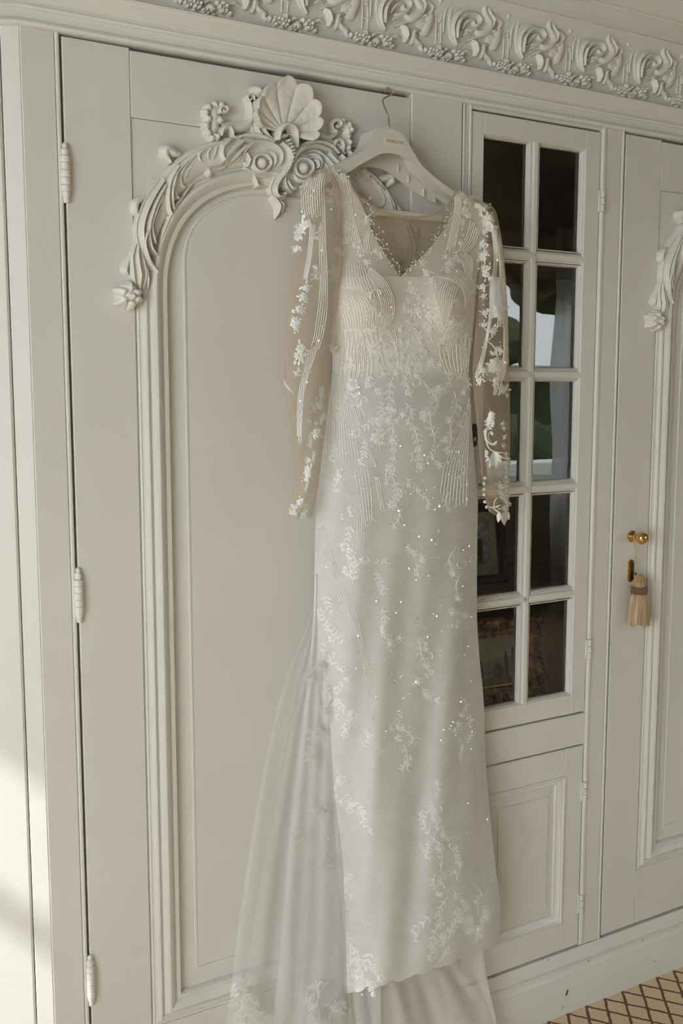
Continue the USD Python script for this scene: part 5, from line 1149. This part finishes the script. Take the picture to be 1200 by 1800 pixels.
for m in lowr_: obj('lace_spray', m, M_LACE_W, srv, smooth=50)
cuff = [cluster(H8((470, 1100))[0], 8, on_sr, 311), cluster(H8((485, 1190))[0], 8, on_sr, 312), cluster(H8((500, 1260))[0], 6, on_sr, 313), cord(H8((310, 1400), (400, 1405), (500, 1365)), .0014, on_sr), cord(H8((380, 1415), (430, 1455), (480, 1490)), .0016, on_sr), cord(H8((390, 1400), (400, 1310), (460, 1260)), .0012, on_sr),
    leaf(H8((470, 1470))[0], 1.7, 19, 9, on_sr), leaf(H8((520, 1480))[0], 1.45, 23, 10, on_sr), leaf(H8((560, 1450))[0], 1.2, 18, 9, on_sr), leaf(H8((590, 1480))[0], 1.75, 16, 7, on_sr), cluster(H8((540, 1420))[0], 9, on_sr, 314), cluster(H8((575, 1330))[0], 7, on_sr, 315)]
for m in cuff: obj('lace_spray', m, M_LACE_W, srv, smooth=50)
for k in range(12):
    obj('lace_flower', cluster(H8((rl.uniform(560, 605), 640 + k * 66))[0], 5.5, on_sr, 330 + k), M_LACE, srv, smooth=50)
for x, y in ((540, 270), (520, 200), (530, 520), (550, 390)): obj('lace_flower', cluster(H8((x, y))[0], 5.5, on_sr, x), M_LACE, srv, smooth=50)
for x, y in ((262, 985), (247, 1062), (250, 1147), (250, 1226), (262, 1325), (286, 1400)):
    q = U(*H8((x, y))[0], -.074); m = trimesh.creation.icosphere(3, 1.0); m.apply_scale((.0038, .003, .0038)); m.apply_translation(q)
    bt_ = obj('button', m, M_BUTTON, srv, smooth=True, label='round satin covered button')
    e = U(*H8((x + 44, y + 6))[0], -.072)
    obj('button_loop', tube(spline([q + [.001, -.001, .001], (q + e) / 2 + [0, -.002, -.002], e], 8), .0006, 5), M_NUDE_EDGE, srv, smooth=True)

# lace over the skirt
SKL = [(630, 700, 34), (655, 672, 26), (690, 690, 34), (722, 668, 26), (745, 700, 34), (780, 680, 28), (795, 715, 30), (812, 672, 22), (640, 745, 28), (668, 765, 32), (700, 750, 30), (730, 765, 32), (760, 750, 30), (790, 770, 26), (610, 690, 22), (680, 720, 26), (760, 720, 24), (715, 725, 22), (810, 740, 20), (640, 790, 26), (690, 800, 30), (745, 800, 26), (775, 800, 22),
       (600, 850, 24), (690, 865, 28), (725, 850, 20), (745, 880, 18), (680, 830, 22), (790, 880, 20), (820, 830, 18), (585, 790, 20), (600, 905, 24),
       (612, 940, 28), (618, 1000, 32), (655, 985, 22), (668, 1020, 26), (700, 910, 20), (735, 970, 22), (742, 1000, 22), (800, 985, 28), (808, 1030, 26), (802, 1075, 22), (795, 1100, 18), (580, 1060, 24), (572, 1095, 26), (590, 1120, 24), (575, 1140, 22), (600, 1160, 20), (672, 1085, 24), (682, 1112, 24), (697, 1135, 20), (745, 1150, 26), (752, 1185, 26), (758, 1220, 24), (740, 1130, 18),
       (605, 1200, 24), (608, 1240, 26), (615, 1275, 24), (592, 1245, 20), (640, 1300, 20), (700, 1265, 22), (707, 1295, 24), (714, 1325, 20), (716, 1345, 18), (810, 1240, 20), (812, 1270, 22), (814, 1300, 20), (812, 1325, 16), (600, 1390, 26), (608, 1408, 22), (632, 1420, 22), (645, 1450, 20), (610, 1545, 20), (608, 1575, 18),
       (768, 1390, 20), (762, 1420, 24), (752, 1450, 26), (776, 1450, 22), (788, 1480, 24), (775, 1510, 24), (800, 1500, 20), (760, 1480, 20), (745, 1490, 20), (790, 1540, 22), (770, 1555, 22), (806, 1530, 18),
       (745, 1620, 26), (770, 1640, 30), (795, 1625, 30), (820, 1612, 28), (842, 1598, 24), (780, 1600, 28), (810, 1580, 24), (830, 1635, 24), (760, 1665, 24), (790, 1662, 26), (835, 1570, 18), (845, 1630, 18), (775, 1685, 18), (725, 1640, 18),
       (620, 1660, 24), (640, 1690, 30), (622, 1705, 28), (660, 1705, 22), (640, 1720, 22), (612, 1725, 18), (606, 1640, 18), (655, 1735, 16)]
for k, (x, y, r) in enumerate(SKL):
    g = np.random.default_rng(k + 500)
    a = (np.pi / 2 + g.normal() * .55) * (1 if g.random() < .75 else -1)
    p0 = (x - r * .9 * math.cos(a), y - r * .9 * math.sin(a)); p2 = (x + r * .8 * math.cos(a), y + r * .8 * math.sin(a)); bx = g.normal() * r * .35
    ms = [spray([p0, (x + bx, y), p2], on_body, int(g.integers(3, 6)), r * .42, r * .2, head=r * .34, seed=k + 1, r=.0008, h=.0011)]
    if k % 3 == 0: ms.append(scroll((x + r * .3, y + r * .2), r * .42, g.random() * 6, 4.2, on_body, .0011))
    if k % 4 == 1: ms.append(bloom((x - r * .25, y + r * .1), r * .34, on_body, 5, seed=k))
    obj('lace_spray', cat(ms), M_LACE_W, skt, smooth=50)
# small lace sprays showing through the tulle at the bottom left
def on_train(px, py, off=0.0): return U(px, py, -(.066 + off + 0 * px))
for k, (x, y, r) in enumerate([(420, 1745, 26), (438, 1765, 26), (428, 1790, 28), (455, 1790, 24), (545, 1760, 22), (552, 1785, 24), (560, 1735, 18), (590, 1770, 18), (585, 1215, 22), (575, 1250, 22), (560, 1290, 20), (548, 1330, 20), (560, 1430, 16), (520, 1475, 14), (570, 1520, 16), (545, 1190, 16), (565, 1170, 18)]):
    obj('train_lace', cluster((x, y), r, on_train, 700 + k), M_LACE_T, DR, smooth=50)

# pearls and rings along the illusion neckline
edgeL, edgeR = spline([(640, 352), (650, 385), (664, 420), (682, 452), (703, 484)], 60), spline([(796, 362), (786, 394), (768, 424), (744, 452), (712, 486)], 60)
ps, rs = [], []
for e, sg in ((edgeL, 1), (edgeR, -1)):
    for k in range(70):
        q = e[rl.integers(0, 60)] + [sg * abs(rl.normal()) * 8 - sg * 3, rl.normal() * 4]
        if rl.random() < .7: ps.append(bead(q, rl.uniform(.0007, .0014), on_body, .0))
        else:
            c = on_body(np.array([q[0]]), np.array([q[1]]), .002)[0]; r = rl.uniform(.0014, .002); a = np.linspace(0, 2 * np.pi, 11)
            rs.append(tube(np.stack([c[0] + r * np.cos(a), c[1] + 0 * a, c[2] + r * np.sin(a)], 1), .0006, 5))
for k in range(60): ps.append(bead((rl.uniform(705, 765), rl.uniform(530, 590)), rl.uniform(.0007, .0014), on_body, .001))
obj('neckline_pearls', cat(ps), M_PEARL, DR, smooth=True, kind='stuff', label='tiny pearls scattered along the neckline')
obj('neckline_rings', cat(rs), M_PEARL, DR, smooth=True, kind='stuff', label='tiny ring sequins along the neckline')

# sequins
def sequin_mesh(pts, on, rmin=.0011, rmax=.0019, tilt=.45, off=.0016):
    ms = []; g = np.random.default_rng(len(pts))
    hexa = np.arange(7) * 2 * np.pi / 7
    for x, y in pts:
        c = on(np.array([x]), np.array([y]), off)[0]; n = np.array([g.normal() * tilt - .45, -1, g.normal() * tilt]); n /= np.linalg.norm(n)
        a = np.cross(n, [0, 0, 1.0]); a /= np.linalg.norm(a); b = np.cross(n, a); r = g.uniform(rmin, rmax)
        v = np.vstack([c - n * .0002, c + r * (np.cos(hexa)[:, None] * a + np.sin(hexa)[:, None] * b)])
        ms.append(trimesh.Trimesh(v, [(0, 1 + i, 1 + (i + 1) % 7) for i in range(7)], process=False))
    return fix(cat(ms))
big = [(K4((66, 225))[0]), K4((35, 290))[0], K4((95, 350))[0], K4((65, 400))[0], K4((70, 422))[0], K4((257, 487))[0], K4((220, 565))[0], K4((238, 630))[0], K4((213, 725))[0], K4((245, 822))[0], K4((380, 768))[0], K4((398, 862))[0], K4((300, 635))[0], K4((965, 655))[0], K4((958, 662))[0], K4((940, 700))[0], K4((928, 740))[0], K4((990, 662))[0], K4((1075, 412))[0], K4((1048, 482))[0], K4((1058, 538))[0], K4((1072, 632))[0], K4((1072, 875))[0], K4((1028, 900))[0], K4((865, 1070))[0], K4((862, 1058))[0], K4((55, 740))[0], K4((120, 800))[0], K4((608, 965))[0], K4((775, 700))[0], K4((750, 686))[0], K4((780, 748))[0], K4((830, 930))[0], K4((935, 830))[0]]
big += [K4((1072, 905 + 14 * k))[0] for k in range(12)] + [K4((255 + 2 * k, 160 + 16 * k))[0] for k in range(5)]
big += Q2((250, 258), (582, 215), (592, 216), (640, 272), (670, 340), (752, 478), (765, 488), (740, 575), (718, 545), (665, 522), (632, 663), (660, 765), (440, 680), (450, 712), (460, 748), (475, 875), (480, 865), (452, 945), (832, 1002), (785, 1070), (800, 1085), (815, 1118), (930, 435), (928, 492), (905, 548), (945, 622), (935, 710), (922, 232), (918, 160), (775, 85), (742, 130), (775, 215), (683, 115), (535, 55), (440, 60), (712, 985), (935, 975), (800, 852), (665, 845), (310, 412), (390, 525), (295, 290), (545, 240), (650, 85), (465, 330))
big += B4((215, 310), (505, 375), (508, 400), (172, 540), (178, 550), (203, 742), (290, 40), (740, 540), (770, 340), (1160, 380)) + [(600, 1413), (610, 1408), (612, 1380), (577, 1475), (582, 1517), (822, 1412), (856, 1440), (820, 1465), (864, 1548), (530, 1695), (560, 1735), (636, 1748), (646, 1630)]
for k in range(150): big.append((rl.uniform(560, 835), rl.uniform(780, 1330)))
big = [(x, y) for x, y in big if 470 < x < 880]
obj('sequins', sequin_mesh(big, on_body, .0013, .0024), M_SEQUIN, DR, smooth=False, kind='stuff', label='clear round sequins scattered down the dress front')
sl_s = E5((268, 488), (350, 340), (410, 245), (425, 275), (430, 300), (380, 290), (495, 228), (540, 465), (385, 575), (455, 1555), (425, 1405), (450, 850), (475, 580), (420, 1690)) + G5((275, 262), (240, 352), (268, 392), (202, 570), (205, 600), (200, 645), (208, 670), (178, 690), (175, 740), (183, 905), (186, 945), (292, 916), (310, 292), (380, 15))
sr_s = D4((338, 1000), (330, 1365), (482, 1320), (485, 1355), (523, 1205), (524, 1222), (465, 785), (468, 810), (465, 830), (522, 780), (392, 645), (455, 620), (515, 1490), (512, 1535), (490, 1020), (425, 700), (520, 800), (345, 1655), (430, 810))
obj('sequins', sequin_mesh([p for p in sl_s], on_sl, .0013, .0022), M_SEQUIN, slv, smooth=False, kind='stuff')
obj('sequins', sequin_mesh([p for p in sr_s], on_sr, .0013, .0022), M_SEQUIN, srv, smooth=False, kind='stuff')
sh_s = E5((765, 515), (605, 555), (810, 895), (592, 850), (780, 385), (630, 690), (685, 720), (710, 1255), (655, 1560)) + D4((110, 715), (155, 355), (8, 405), (165, 405), (65, 205), (168, 1550))
obj('sequins', sequin_mesh(sh_s, on_body, .0012, .002), M_SEQUIN, DR, smooth=False, kind='stuff')
